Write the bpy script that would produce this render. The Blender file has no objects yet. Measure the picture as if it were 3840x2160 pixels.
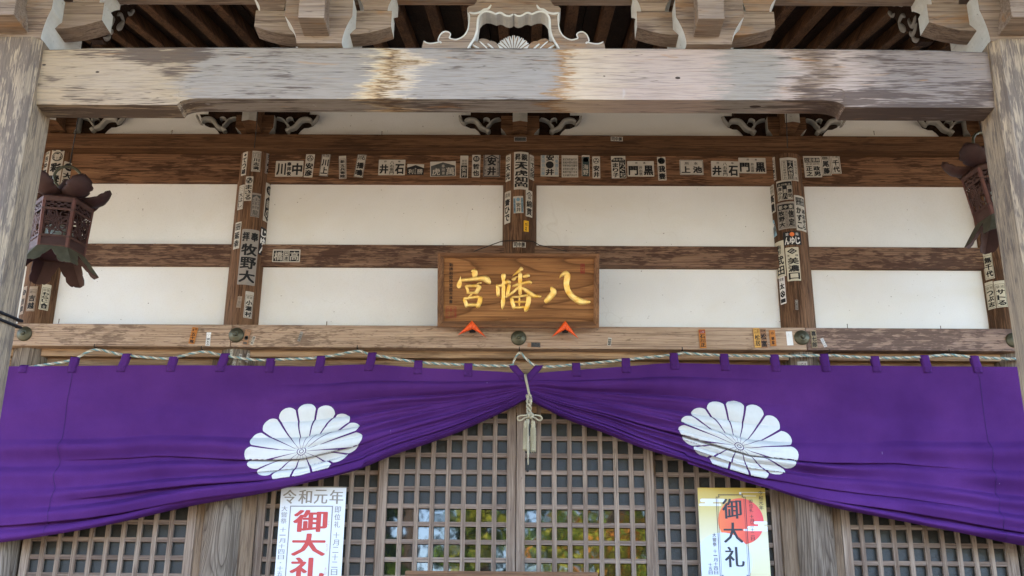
import bpy, bmesh, math, random
from mathutils import Vector, Matrix, noise as mnoise
rnd = random.Random(7)
S = bpy.context.scene
C = S.collection
PI = math.pi
def lin(c):
    return tuple(((v/12.92) if v <= .04045 else ((v+.055)/1.055)**2.4) for v in [x/255 for x in c])

# ------------------------------------------------------------------ camera
CAMLOC = Vector((0.033, -6.890, 1.6))
PITCH, YAW, ROLL = 0.342116, -0.011622, -0.008943
FPX = 4185.1
def cam_axes():
    fwd = Vector((math.sin(YAW)*math.cos(PITCH), math.cos(YAW)*math.cos(PITCH), math.sin(PITCH)))
    right = Vector((math.cos(YAW), -math.sin(YAW), 0))
    down = -right.cross(fwd)
    c, s = math.cos(ROLL), math.sin(ROLL)
    return c*right+s*down, -s*right+c*down, fwd
RT, DN, FW = cam_axes()
cam = bpy.data.cameras.new('camera'); camo = bpy.data.objects.new('camera', cam); C.objects.link(camo)
m = Matrix((RT, -DN, -FW)).transposed().to_4x4(); m.translation = CAMLOC
camo.matrix_world = m
cam.sensor_width = 36; cam.lens = FPX/3840*36; cam.clip_end = 500; cam.clip_start = .05
S.camera = camo
def ray(x, y):
    return RT*((x-1920)/FPX) + DN*((y-1080)/FPX) + FW
def at(x, y, Y):                      # photo pixel (3840 wide) -> point on the vertical plane at depth Y
    v = ray(x, y); return CAMLOC + v*((Y-CAMLOC.y)/v.y)
def atx(x, y, X):
    v = ray(x, y); return CAMLOC + v*((X-CAMLOC.x)/v.x)
def atp(x, y, o, n):
    v = ray(x, y); return CAMLOC + v*((o-CAMLOC).dot(n)/v.dot(n))
D = 3840/2576
def ad(x, y, Y): return at(x*D, y*D, Y)

# ------------------------------------------------------------------ objects
def tag(o, label=None, cat=None, group=None, kind=None):
    if label: o['label'] = label
    if cat: o['category'] = cat
    if group: o['group'] = group
    if kind: o['kind'] = kind
    return o
def empty(name, loc=(0, 0, 0)):
    o = bpy.data.objects.new(name, None); o.location = loc; C.objects.link(o); return o
def build(name, bm, mats, parent=None, smooth=False, angle=None):
    me = bpy.data.meshes.new(name)
    bmesh.ops.recalc_face_normals(bm, faces=bm.faces[:]) if not getattr(bm, '_x', False) and not smooth == 'keep' else None
    bm.to_mesh(me); bm.free()
    for mt in (mats if isinstance(mats, (list, tuple)) else [mats]): me.materials.append(mt)
    if smooth:
        me.polygons.foreach_set('use_smooth', [True]*len(me.polygons))
        if angle is not None: me.set_sharp_from_angle(angle=math.radians(angle))
    o = bpy.data.objects.new(name, me); C.objects.link(o)
    if parent is not None:
        o.parent = parent
        l = Vector((0, 0, 0)); p = parent
        while p is not None: l += p.location; p = p.parent
        if l.length: me.transform(Matrix.Translation(-l))
    return o
def add_box(bm, x0, x1, y0, y1, z0, z1, bev=0.004, mat=0, M=None):
    b = bmesh.new()
    vs = [b.verts.new((x, y, z)) for x in (x0, x1) for y in (y0, y1) for z in (z0, z1)]
    for f in ((0,1,3,2),(4,6,7,5),(0,4,5,1),(2,3,7,6),(0,2,6,4),(1,5,7,3)): b.faces.new([vs[i] for i in f])
    if bev: bmesh.ops.bevel(b, geom=b.edges[:], offset=bev, segments=2, profile=.6, affect='EDGES')
    for f in b.faces: f.material_index = mat
    if M is not None: bmesh.ops.transform(b, matrix=M, verts=b.verts[:])
    merge(bm, b)
def merge(bm, b):
    me = bpy.data.meshes.new('tmp'); b.to_mesh(me); b.free(); bm.from_mesh(me); bpy.data.meshes.remove(me)
def box(name, x0, x1, y0, y1, z0, z1, mat, parent=None, bev=0.004):
    bm = bmesh.new(); add_box(bm, x0, x1, y0, y1, z0, z1, bev); return build(name, bm, mat, parent)
def add_tube(bm, pts, r, n=8, mat=0, cap=True, closed=False):
    pts = [Vector(p) for p in pts]; N = len(pts)
    rs = r if isinstance(r, (list, tuple)) else [r]*N
    rings = []; up = None
    for i, p in enumerate(pts):
        if closed: t = pts[(i+1) % N]-pts[i-1]
        else: t = pts[min(i+1, N-1)]-pts[max(i-1, 0)]
        t = t.normalized() if t.length > 1e-9 else Vector((0, 0, 1))
        if up is None:
            up = Vector((0, 0, 1)) if abs(t.z) < .9 else Vector((0, 1, 0))
        a = t.cross(up); a = a.normalized() if a.length > 1e-6 else t.orthogonal().normalized()
        up = a.cross(t).normalized()
        rings.append([bm.verts.new(p + (a*math.cos(2*PI*k/n)+up*math.sin(2*PI*k/n))*rs[i]) for k in range(n)])
    for i in range(N if closed else N-1):
        A, B = rings[i], rings[(i+1) % N]
        for k in range(n):
            f = bm.faces.new((A[k], A[(k+1) % n], B[(k+1) % n], B[k])); f.material_index = mat; f.smooth = True
    if cap and not closed:
        for R_ in (rings[0][::-1], rings[-1]):
            f = bm.faces.new(R_); f.material_index = mat
def add_lathe(bm, prof, M, n=24, mat=0):
    rings = []
    for (r, z) in prof:
        rings.append([bm.verts.new(M @ Vector((r*math.cos(2*PI*k/n), r*math.sin(2*PI*k/n), z))) for k in range(n)] if r > 1e-6 else [bm.verts.new(M @ Vector((0, 0, z)))])
    for A, B in zip(rings, rings[1:]):
        for k in range(n):
            q = [A[k % len(A)], A[(k+1) % len(A)], B[(k+1) % len(B)], B[k % len(B)]]
            u = []
            for v in q:
                if v not in u: u.append(v)
            if len(u) > 2:
                f = bm.faces.new(u); f.material_index = mat; f.smooth = True
def add_prism(bm, poly, o, U, V, N, depth, mat_front=0, mat_side=0, bev=0.0, inset=0.0, mat_inset=0):
    """poly: (a,b) outline in the frame o,U,V; N points to the viewer, the solid goes depth behind."""
    from mathutils.geometry import tessellate_polygon
    b = bmesh.new()
    fr = [b.verts.new(o+U*p[0]+V*p[1]) for p in poly]
    back = [b.verts.new(v.co-N*depth) for v in fr]
    n = len(fr)
    for tri in tessellate_polygon([[Vector((p[0], p[1], 0)) for p in poly]]):
        if len(set(tri)) == 3:
            for vs, rev in ((fr, 1), (back, -1)):
                f = b.faces.new([vs[i] for i in tri][::rev]); f.material_index = mat_front
    for i in range(n):
        q = b.faces.new((fr[i], back[i], back[(i+1) % n], fr[(i+1) % n])); q.material_index = mat_side
    merge(bm, b)
def smoothpts(pts, k=4, closed=False):
    """Catmull-Rom through tuples."""
    out = []; n = len(pts)
    rng = range(n if closed else n-1)
    for i in rng:
        p0 = pts[(i-1) % n] if closed or i > 0 else pts[0]
        p1 = pts[i]; p2 = pts[(i+1) % n]
        p3 = pts[(i+2) % n] if closed or i+2 < n else pts[-1]
        for j in range(k):
            t = j/k
            out.append(tuple(.5*((2*b)+(-a+c)*t+(2*a-5*b+4*c-d)*t*t+(-a+3*b-3*c+d)*t**3) for a, b, c, d in zip(p0, p1, p2, p3)))
    if not closed: out.append(tuple(pts[-1]))
    return out
def add_ribbon(bm, pts, o, U, V, N, h, prof=((-1, 0), (-.82, .8), (-.3, 1), (.3, 1), (.82, .8), (1, 0)), mat=0, k=5, lift=0.0, jag=0.0):
    """brush stroke: (a,b,w) points in the frame o,U,V raised h along N"""
    P = smoothpts(pts, k); n = len(P); rows = []
    for i, p in enumerate(P):
        q0, q1 = P[max(i-1, 0)], P[min(i+1, n-1)]
        tx, ty = q1[0]-q0[0], q1[1]-q0[1]; L = math.hypot(tx, ty) or 1e-9
        nx, ny = -ty/L, tx/L
        w = max(p[2], 1e-5)*.5
        e = min(1, min(i, n-1-i)/2.0)
        e = .45+.55*e
        rows.append([bm.verts.new(o+U*(p[0]+nx*w*e*s+(rnd.uniform(-jag, jag)))+V*(p[1]+ny*w*e*s+rnd.uniform(-jag, jag))+N*(lift+h*hh*(e if e < 1 else 1))) for s, hh in prof])
    for A, B in zip(rows, rows[1:]):
        for j in range(len(prof)-1):
            f = bm.faces.new((A[j], A[j+1], B[j+1], B[j])); f.material_index = mat; f.smooth = True
    for R_ in (rows[0], rows[-1]):
        f = bm.faces.new(R_); f.material_index = mat
def interp(xs, ys, x):
    if x <= xs[0]: return ys[0]+(ys[1]-ys[0])*(x-xs[0])/(xs[1]-xs[0])
    for i in range(len(xs)-1):
        if x <= xs[i+1]: return ys[i]+(ys[i+1]-ys[i])*(x-xs[i])/(xs[i+1]-xs[i])
    return ys[-1]+(ys[-1]-ys[-2])*(x-xs[-1])/(xs[-1]-xs[-2])
def pchip(xs, ys):
    n = len(xs); d = [(ys[i+1]-ys[i])/(xs[i+1]-xs[i]) for i in range(n-1)]
    mm = [d[0]]+[0 if d[i-1]*d[i] <= 0 else 2*d[i-1]*d[i]/(d[i-1]+d[i]) for i in range(1, n-1)]+[d[-1]]
    def f(x):
        if x <= xs[0]: return ys[0]+mm[0]*(x-xs[0])
        if x >= xs[-1]: return ys[-1]+mm[-1]*(x-xs[-1])
        i = 0
        while x > xs[i+1]: i += 1
        h = xs[i+1]-xs[i]; t = (x-xs[i])/h
        return ys[i]*(1+2*t)*(1-t)**2+h*mm[i]*t*(1-t)**2+ys[i+1]*t*t*(3-2*t)+h*mm[i+1]*t*t*(t-1)
    return f
XA, YA, ZA = Vector((1, 0, 0)), Vector((0, 1, 0)), Vector((0, 0, 1))

# ------------------------------------------------------------------ materials
class NT:
    def __init__(s, name):
        s.m = bpy.data.materials.new(name); s.m.use_nodes = True
        s.t = s.m.node_tree; s.b = s.t.nodes['Principled BSDF']
    def n(s, typ, **k):
        nd = s.t.nodes.new(typ)
        for a, v in k.items():
            if a in nd.inputs and not hasattr(nd, a): nd.inputs[a].default_value = v
            else: setattr(nd, a, v)
        return nd
    def l(s, a, b): s.t.links.new(a, b)
    def noise(s, vec, scale, detail=4, rough=.6, dist=0):
        nd = s.n('ShaderNodeTexNoise'); nd.inputs['Scale'].default_value = scale; nd.inputs['Detail'].default_value = detail
        nd.inputs['Roughness'].default_value = rough; nd.inputs['Distortion'].default_value = dist
        s.l(vec, nd.inputs['Vector']); return nd.outputs['Fac']
    def mapping(s, vec, sc=(1, 1, 1), loc=(0, 0, 0), rot=(0, 0, 0)):
        nd = s.n('ShaderNodeMapping'); nd.inputs['Scale'].default_value = sc; nd.inputs['Location'].default_value = loc
        nd.inputs['Rotation'].default_value = rot
        s.l(vec, nd.inputs['Vector']); return nd.outputs['Vector']
    def ramp(s, fac, stops, interp='LINEAR'):
        nd = s.n('ShaderNodeValToRGB'); cr = nd.color_ramp; cr.interpolation = interp
        while len(cr.elements) < len(stops): cr.elements.new(.5)
        for e, (p, c) in zip(cr.elements, stops):
            e.position = p; e.color = (*c, 1) if isinstance(c, tuple) else (c, c, c, 1)
        s.l(fac, nd.inputs['Fac']); return nd.outputs['Color']
    def mix(s, fac, a, b, mode='MIX'):
        nd = s.n('ShaderNodeMix', data_type='RGBA', blend_type=mode)
        for sock, v in ((nd.inputs[0], fac), (nd.inputs[6], a), (nd.inputs[7], b)):
            if isinstance(v, (int, float)): sock.default_value = v
            elif isinstance(v, tuple): sock.default_value = (*v, 1)
            else: s.l(v, sock)
        return nd.outputs[2]
    def math(s, op, a, b=0.0, clamp=False):
        nd = s.n('ShaderNodeMath', operation=op); nd.use_clamp = clamp
        for sock, v in ((nd.inputs[0], a), (nd.inputs[1], b)):
            if isinstance(v, (int, float)): sock.default_value = v
            else: s.l(v, sock)
        return nd.outputs[0]
    def coords(s, jitter=True):
        tc = s.n('ShaderNodeTexCoord'); v = tc.outputs['Object']
        if jitter:
            oi = s.n('ShaderNodeObjectInfo'); sc = s.n('ShaderNodeVectorMath', operation='SCALE'); sc.inputs[0].default_value = (37, 23, 51)
            s.l(oi.outputs['Random'], sc.inputs['Scale'])
            ad_ = s.n('ShaderNodeVectorMath', operation='ADD'); s.l(v, ad_.inputs[0]); s.l(sc.outputs[0], ad_.inputs[1]); v = ad_.outputs[0]
        return v
    def bump(s, h, strength=.3, dist=.01):
        nd = s.n('ShaderNodeBump'); nd.inputs['Strength'].default_value = strength; nd.inputs['Distance'].default_value = dist
        s.l(h, nd.inputs['Height']); s.l(nd.outputs['Normal'], s.b.inputs['Normal'])
    def col(s, c): 
        if isinstance(c, tuple): s.b.inputs['Base Color'].default_value = (*c, 1)
        else: s.l(c, s.b.inputs['Base Color'])
    def p(s, **k):
        for a, v in k.items(): s.b.inputs[a.replace('_', ' ')].default_value = v
        return s
def plain(name, c, rough=.7, spec=.3, metal=0.0, var=.12, scale=30):
    t = NT(name); v = t.coords()
    nz = t.noise(v, scale, 4)
    t.col(t.mix(t.math('MULTIPLY', nz, 1.0), tuple(x*(1-var*1.6) for x in c), tuple(min(1, x*(1+var*1.4)) for x in c)))
    t.p(Roughness=rough, Specular_IOR_Level=spec, Metallic=metal); return t.m
def wood(name, axis, light, mid, dark, mott=.6, mott_at=.5, fine=70, along=3.0, warm=None, knots=0.0, rough=.72, bump=.35, rings=0.0, mscale=(7, 50)):
    """axis: grain direction"""
    t = NT(name); v = t.coords()
    def sc(a, c): return tuple(a if i == axis else c for i in range(3))
    fib = t.noise(t.mapping(v, sc(along*1.6, fine*1.9)), 1.0, 3, .6, .1)          # single fibres
    f = t.noise(t.mapping(v, sc(along*.5, fine*.75)), 1.0, 4, .65, .2)           # grain lines
    f2 = t.noise(t.mapping(v, sc(along*.25, fine*.16)), 1.0, 4, .6, .5)          # board tone
    pat = t.noise(t.mapping(v, sc(mscale[0]*.5, mscale[1]*.36)), 1.0, 3, .55, .4)   # weathered patches ...
    fm = t.noise(t.mapping(v, sc(mscale[0]*1.15, mscale[1]*2.3)), 1.0, 3, .6, .1)   # ... that break up along the fibres
    big = t.noise(t.mapping(v, sc(.8, 2.2)), 1.0, 3, .5)
    mt = t.math('ADD', t.math('MULTIPLY', pat, .5), t.math('MULTIPLY', fm, .5))
    c = t.mix(t.ramp(f2, [(.34, 0.0), (.66, 1.0)]), mid, light)
    c = t.mix(t.ramp(f, [(.36, .60), (.50, 0.0)]), c, dark)
    c = t.mix(t.ramp(fib, [(.38, .45), (.52, 0.0)]), c, dark)
    if warm: c = t.mix(t.ramp(t.noise(t.mapping(v, sc(1.6, 9)), 1.0, 5, .7, .6), [(.54, 0.0), (.66, .75)]), c, warm)
    th = t.math('ADD', mt, t.math('MULTIPLY', t.math('SUBTRACT', big, .5), .45))
    mask = t.ramp(th, [(mott_at, 0.0), (mott_at+.065, 1.0)])
    c = t.mix(t.math('MULTIPLY', mask, mott), c, dark)
    cr = t.noise(t.mapping(v, sc(1.1, 34), (3, 8, 5)), 1.0, 2, .4, .1)            # drying cracks
    c = t.mix(t.ramp(cr, [(.495, 0.0), (.5, .55), (.505, 0.0)]), c, tuple(x*.35 for x in dark))
    if rings:                                          # growth rings: contour lines of a long smooth noise
        rn = t.noise(t.mapping(v, sc(.9, 6.5)), 1.0, 1.5, .35, .15)
        fr = t.math('FRACT', t.math('MULTIPLY', rn, rings))
        c = t.mix(t.ramp(fr, [(.0, .15), (.35, .0), (.78, .42), (.93, .85), (1.0, .2)]), c, tuple(x*.75 for x in dark))
    # pale scratches and dust
    d = t.noise(t.mapping(v, sc(30, 130)), 1.0, 2, .5)
    c = t.mix(t.ramp(d, [(.73, 0.0), (.78, .25)]), c, tuple(min(1, x*1.5) for x in light))
    t.col(c); t.p(Roughness=rough, Specular_IOR_Level=.12)
    t.bump(t.math('ADD', t.math('ADD', f, t.math('MULTIPLY', fib, .6)), t.math('MULTIPLY', mt, .5)), bump*1.3, .007)
    return t.m
W = {}
# weathered tones, linear albedo
W['porch_x'] = None
W['porch_z'] = wood('weathered_post_wood', 2, (.34,.25,.155), (.25,.188,.128), (.085,.064,.052), mott=.72, mott_at=.512, fine=120, along=5, mscale=(15, 85))
W['block_x'] = wood('weathered_bracket_wood', 0, (.29,.222,.165), (.21,.158,.118), (.08,.052,.039), mott=.6, mott_at=.55, fine=115, warm=(.26,.14,.065))
W['upper_x'] = wood('brown_tie_wood', 0, (.265,.142,.076), (.165,.082,.043), (.038,.017,.009), mott=.75, mott_at=.50, fine=125, mscale=(9, 60))
W['plate_x'] = wood('dark_plate_wood', 0, (.16,.082,.040), (.10,.048,.023), (.030,.015,.008), mott=.6, mott_at=.53, fine=125)
W['mid_x'] = wood('mottled_tie_wood', 0, (.27,.165,.105), (.20,.115,.075), (.066,.034,.024), mott=.85, mott_at=.46, fine=110, mscale=(14, 62))
W['nageshi_x'] = wood('pale_lintel_wood', 0, (.46,.325,.225), (.37,.255,.175), (.12,.075,.052), mott=.7, mott_at=.515, fine=120, mscale=(20, 78))
W['nageshi_dark_x'] = wood('mottled_lintel_wood', 0, (.36,.245,.18), (.28,.185,.14), (.085,.053,.044), mott=.75, mott_at=.475, fine=120, mscale=(18, 70))
W['kamoi_x'] = wood('lower_lintel_wood', 0, (.42,.27,.155), (.31,.19,.105), (.12,.07,.042), mott=.5, mott_at=.52, fine=110)
W['col_z'] = wood('round_column_wood', 2, (.215,.118,.066), (.145,.076,.041), (.040,.020,.011), mott=.7, mott_at=.5, fine=120, along=4, mscale=(8, 70))
W['col_low_z'] = wood('lower_column_wood', 2, (.27,.215,.165), (.20,.155,.115), (.07,.047,.034), mott=.35, mott_at=.56, fine=110, rings=20)
W['door_z'] = wood('lattice_stile_wood', 2, (.34,.255,.19), (.18,.122,.086), (.08,.05,.036), mott=.4, mott_at=.55, fine=110, mscale=(4, 50))
W['door_x'] = wood('lattice_rail_wood', 0, (.30,.22,.165), (.155,.105,.078), (.07,.045,.034), mott=.4, mott_at=.55, fine=110, mscale=(4, 50))
W['rafter_y'] = wood('dark_rafter_wood', 1, (.135,.068,.034), (.08,.038,.018), (.02,.010,.006), mott=.6, mott_at=.5, fine=110)
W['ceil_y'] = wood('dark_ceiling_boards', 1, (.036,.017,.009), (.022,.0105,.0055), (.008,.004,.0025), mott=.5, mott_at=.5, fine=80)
W['sign_x'] = wood('plaque_board_wood', 0, (.42,.205,.080), (.29,.13,.048), (.13,.055,.022), mott=.35, mott_at=.55, fine=125, along=2, rings=7, bump=.2)
W['signframe_x'] = wood('plaque_frame_wood', 0, (.27,.14,.070), (.175,.085,.042), (.075,.036,.02), mott=.45, mott_at=.52, fine=80)
W['signframe_z'] = wood('plaque_frame_side_wood', 2, (.27,.14,.070), (.175,.085,.042), (.075,.036,.02), mott=.45, mott_at=.52, fine=80)
W['jamb_z'] = wood('door_jamb_wood', 2, (.25,.175,.115), (.17,.112,.07), (.07,.043,.028), mott=.5, mott_at=.53, fine=110)
W['box_x'] = wood('offering_box_wood', 0, (.20,.105,.055), (.13,.066,.034), (.06,.03,.017), mott=.4, mott_at=.55, fine=120)

def beam_mat():
    t = NT('stained_porch_beam_wood'); v = t.coords(False)
    sx = t.n('ShaderNodeSeparateXYZ'); t.l(v, sx.inputs[0])
    # irregular edges: distortion of the position along the beam, streaky across the grain
    d1 = t.noise(t.mapping(v, (1.3, 9, 9)), 1.0, 6, .75)
    d2 = t.noise(t.mapping(v, (6, 150, 150)), 1.0, 3, .6)
    x = t.math('ADD', sx.outputs[0], t.math('ADD', t.math('MULTIPLY', t.math('SUBTRACT', d1, .5), .62), t.math('MULTIPLY', t.math('SUBTRACT', d2, .5), .30)))
    fac = t.math('DIVIDE', t.math('ADD', x, 2.3), 4.6)
    g1, g2 = (.240,.205,.168), (.25,.217,.185); cr, pk = (.315,.24,.165), (.345,.262,.21); br = (.13,.068,.032); gd=(.19,.152,.128)
    def X(px): return (at(px*D, 190*D, -2.5).x+2.3)/4.6
    base = t.ramp(fac, [(0, (.29,.205,.115)), (X(330), cr), (X(450), (.31,.23,.145)), (X(510), g1), (X(915), g1), (X(940), (.46,.36,.23)), (X(968), (.36,.23,.11)), (X(978), (.075,.036,.014)), (X(996), (.36,.25,.14)), (X(1010), (.46,.365,.26)), (X(1050), g2),
                        (X(1385), g2), (X(1415), (.26,.13,.045)), (X(1440), (.44,.34,.235)), (X(1600), pk), (X(1790), pk), (X(1830), g1), (X(1935), g1), (X(1985), pk), (X(2040), (.15,.098,.06)), (X(2110), pk), (X(2220), gd), (X(2400), gd), (1, (.27,.195,.14))])
    f = t.noise(t.mapping(v, (5, 130, 130)), 1.0, 5, .6, .3)
    mt = t.math('ADD', t.math('MULTIPLY', t.noise(t.mapping(v, (2.6, 20, 20)), 1.0, 3, .55, .4), .5), t.math('MULTIPLY', t.noise(t.mapping(v, (8, 150, 150)), 1.0, 3, .6, .1), .5))
    fib = t.noise(t.mapping(v, (9, 230, 230)), 1.0, 3, .6, .1)
    big = t.noise(t.mapping(v, (.9, 2.5, 2.5)), 1.0, 3, .5)
    # dark blotches, most on the underside and the ends
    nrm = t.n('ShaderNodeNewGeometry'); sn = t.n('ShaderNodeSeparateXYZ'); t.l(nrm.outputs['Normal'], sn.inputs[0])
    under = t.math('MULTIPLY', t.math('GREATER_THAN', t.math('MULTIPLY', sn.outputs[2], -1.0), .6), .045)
    dens = t.ramp(fac, [(0, .085), (X(480), .075), (X(560), .0), (X(1700), -.01), (X(1900), .02), (X(2020), .09), (X(2200), .125), (1, .11)])
    dens = t.math('SUBTRACT', dens, .035)
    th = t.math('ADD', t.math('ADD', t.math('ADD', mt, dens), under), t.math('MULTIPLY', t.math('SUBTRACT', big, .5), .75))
    c = t.mix(t.ramp(f, [(.35, .42), (.50, 0.0)]), base, (.12,.09,.07))
    c = t.mix(t.ramp(fib, [(.36, .26), (.50, 0.0)]), c, (.10,.075,.058))
    ck = t.noise(t.mapping(v, (.9, 26, 26), (3, 8, 5)), 1.0, 2, .4, .1)
    c = t.mix(t.ramp(ck, [(.496, 0.0), (.5, .6), (.504, 0.0)]), c, (.04,.028,.02))
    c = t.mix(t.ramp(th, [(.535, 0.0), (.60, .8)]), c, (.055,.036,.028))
    ru = t.noise(t.mapping(v, (4, 40, 40), (3, 1, 7)), 1.0, 4, .6, .6)
    c = t.mix(t.ramp(ru, [(.64, 0.0), (.72, .55)]), c, (.30,.155,.065))
    sc = t.noise(t.mapping(v, (26, 26, 9), (0, 0, 0), (0, .5, 0)), 1.0, 2, .5)
    c = t.mix(t.ramp(sc, [(.74, 0.0), (.79, .25)]), c, (.42,.40,.38))
    t.col(c); t.p(Roughness=.75, Specular_IOR_Level=.12); t.bump(t.math('ADD', f, t.math('MULTIPLY', mt, .4)), .3, .006)
    return t.m
W['porch_x'] = beam_mat()

def plaster():
    t = NT('white_plaster'); v = t.coords()
    a = t.noise(v, 1.6, 4, .55); b = t.noise(v, 140, 2, .5); s = t.noise(t.mapping(v, (1, 1, 1), (9, 4, 2)), 62, 1, .5)
    c = t.mix(t.ramp(a, [(.35, 0.0), (.7, 1.0)]), (.725,.715,.69), (.79,.787,.775))
    c = t.mix(t.ramp(b, [(.3, .12), (.5, 0.0)]), c, (.5,.47,.42))
    c = t.mix(t.ramp(s, [(.775, 0.0), (.80, .75)]), c, (.16,.12,.09))
    st = t.noise(t.mapping(v, (2.4, 2.4, 1.1), (5, 5, 5)), 1.0, 6, .7, 1.2)
    c = t.mix(t.ramp(st, [(.68, 0.0), (.8, .35)]), c, (.55,.48,.36))
    hc = t.noise(t.mapping(v, (1.6, 1.6, 1.0), (2, 7, 1)), 1.0, 4, .55, .4); hm = t.noise(t.mapping(v, (.9, .9, .9), (4, 1, 8)), 1.0, 2, .5)
    ln = t.math('MULTIPLY', t.ramp(hc, [(.497, 0.0), (.5, 1.0), (.503, 0.0)]), t.ramp(hm, [(.56, 0.0), (.66, .13)]))
    c = t.mix(ln, c, (.36,.31,.25))
    yl = t.noise(t.mapping(v, (.7, .7, 1.3), (1, 3, 9)), 1.0, 5, .6, .8)
    c = t.mix(t.ramp(yl, [(.52, 0.0), (.74, .4)]), c, (.66,.61,.50))
    t.col(c); t.p(Roughness=.85, Specular_IOR_Level=.15); t.bump(t.math('ADD', a, t.math('MULTIPLY', b, .12)), .18, .02); return t.m
M_PLASTER = plaster()
def whitepaint(name, c, dirt):
    t = NT(name); v = t.coords()
    a = t.noise(v, 9, 5, .65); b = t.noise(v, 60, 3, .6)
    cc = t.mix(t.ramp(a, [(.4, 0.0), (.72, .55)]), c, dirt)
    cc = t.mix(t.ramp(b, [(.66, 0.0), (.72, .6)]), cc, tuple(x*.35 for x in dirt))
    t.col(cc); t.p(Roughness=.75, Specular_IOR_Level=.25); return t.m
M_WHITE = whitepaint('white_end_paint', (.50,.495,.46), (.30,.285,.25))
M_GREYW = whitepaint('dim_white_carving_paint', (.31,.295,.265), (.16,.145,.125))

def cloth_mat():
    t = NT('purple_cotton'); v = t.coords(False)
    a = t.noise(v, 2.2, 4, .6); b = t.noise(v, 420, 2, .5)
    wx = t.n('ShaderNodeTexWave', wave_type='BANDS', bands_direction='X'); wx.inputs['Scale'].default_value = 160; wx.inputs['Distortion'].default_value = 1.0; t.l(v, wx.inputs['Vector'])
    wz = t.n('ShaderNodeTexWave', wave_type='BANDS', bands_direction='Z'); wz.inputs['Scale'].default_value = 160; wz.inputs['Distortion'].default_value = 1.0; t.l(v, wz.inputs['Vector'])
    c = t.mix(t.ramp(a, [(.3, 0.0), (.7, 1.0)]), (.054,.0140,.100), (.088,.0245,.146))
    c = t.mix(t.ramp(b, [(.35, .35), (.6, 0.0)]), c, (.040,.0095,.075))
    lint = t.noise(t.mapping(v, (14, 14, 5)), 2.0, 1, .5)
    c = t.mix(t.ramp(lint, [(.82, 0.0), (.84, .35)]), c, (.4,.35,.5))
    t.col(c); t.p(Roughness=.8, Specular_IOR_Level=.06)
    b.node.inputs['Detail'].default_value = 2
    t.bump(t.math('ADD', wx.outputs['Fac'], wz.outputs['Fac']), .08, .002); return t.m
M_CLOTH = cloth_mat()
M_CREST = plain('white_printed_cotton', (.56,.56,.54), .85, .2, var=.05, scale=40)
M_SEAM = plain('dark_seam_thread', (.03,.008,.08), .8)

def frosted(name, c):
    t = NT(name); v = t.coords(False)
    a = t.n('ShaderNodeTexVoronoi'); a.inputs['Scale'].default_value = 210; t.l(v, a.inputs['Vector'])
    b = t.noise(v, 150, 3, .6); g = t.noise(v, 1.3, 2, .5)
    cc = t.mix(t.ramp(b, [(.35, 0.0), (.65, 1.0)]), tuple(x*.72 for x in c), tuple(x*1.3 for x in c))
    cc = t.mix(t.ramp(g, [(.3, 0.0), (.7, .5)]), cc, tuple(x*.6 for x in c))
    t.col(cc); t.p(Roughness=.4, Specular_IOR_Level=.4); t.bump(b, .55, .004); return t.m
M_FROST = frosted('frosted_glass', (.013,.0125,.010))
def clearglass():
    t = NT('painted_dark_room_glass'); t.col((.004,.005,.005)); t.p(Roughness=.03, IOR=1.7, Specular_IOR_Level=.5)  # opaque near-black colour paints in the unlit room behind the pane
    v = t.coords(False); t.bump(t.noise(v, 7, 2, .5), .06, .006); return t.m
M_GLASS = clearglass()
M_BRONZE = plain('green_bronze', (.085,.078,.048), .48, .5, metal=.55, var=.35, scale=25)
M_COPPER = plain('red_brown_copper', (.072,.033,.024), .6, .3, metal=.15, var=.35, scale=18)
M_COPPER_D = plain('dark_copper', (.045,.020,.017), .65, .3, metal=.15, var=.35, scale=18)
M_COPPER_R = plain('rusty_red_copper_strip', (.115,.046,.035), .6, .3, metal=.2, var=.25, scale=25)
M_OLIVE = plain('olive_verdigris_brass', (.085,.077,.050), .65, .3, metal=.25, var=.5, scale=14)
M_LAMPGLASS = plain('lantern_glass', (.35,.42,.38), .3, .5, var=.2, scale=8)
M_IRON = plain('black_iron', (.02,.017,.015), .6, .4, metal=.4)
M_RUST = plain('rusty_nail_iron', (.09,.045,.025), .8, .3)
M_GOLD = None
def gold():
    t = NT('gold_leaf'); v = t.coords(False); b = t.noise(v, 120, 3, .6); a = t.noise(v, 22, 3, .6)
    t.col(t.mix(t.ramp(a, [(.35, 0.0), (.65, 1.0)]), (.80,.47,.07), (.93,.70,.27))); t.p(Roughness=.42, Metallic=.55, Specular_IOR_Level=.5)
    t.bump(b, .45, .004); return t.m
M_GOLD = gold()
M_CREAM = plain('cream_silk_cord', (.36,.31,.21), .7, .3, var=.2, scale=120)
M_TASSEL = plain('cream_tassel_thread', (.37,.315,.20), .8, .2, var=.3, scale=220)
M_ROPE_C = plain('cream_rope_strand', (.58,.54,.45), .8, .2, var=.3, scale=160)
M_ROPE_T = plain('teal_rope_strand', (.15,.27,.28), .8, .2, var=.3, scale=160)
M_ROPE_B = plain('brown_rope_strand', (.36,.30,.22), .8, .2, var=.3, scale=160)
def orange():
    t = NT('orange_silk'); v = t.coords(False)
    n_ = t.noise(v, 16, 2, .5, 2.2)
    t.col(t.mix(t.ramp(n_, [(.47, 0.0), (.5, 1.0), (.53, 0.0)]), (.80,.10,.012), (.42,.02,.006))); t.p(Roughness=.45, Specular_IOR_Level=.4); return t.m
M_ORANGE = orange()
M_BLACK = plain('black_cloth', (.012,.011,.012), .8, .2)
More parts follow.
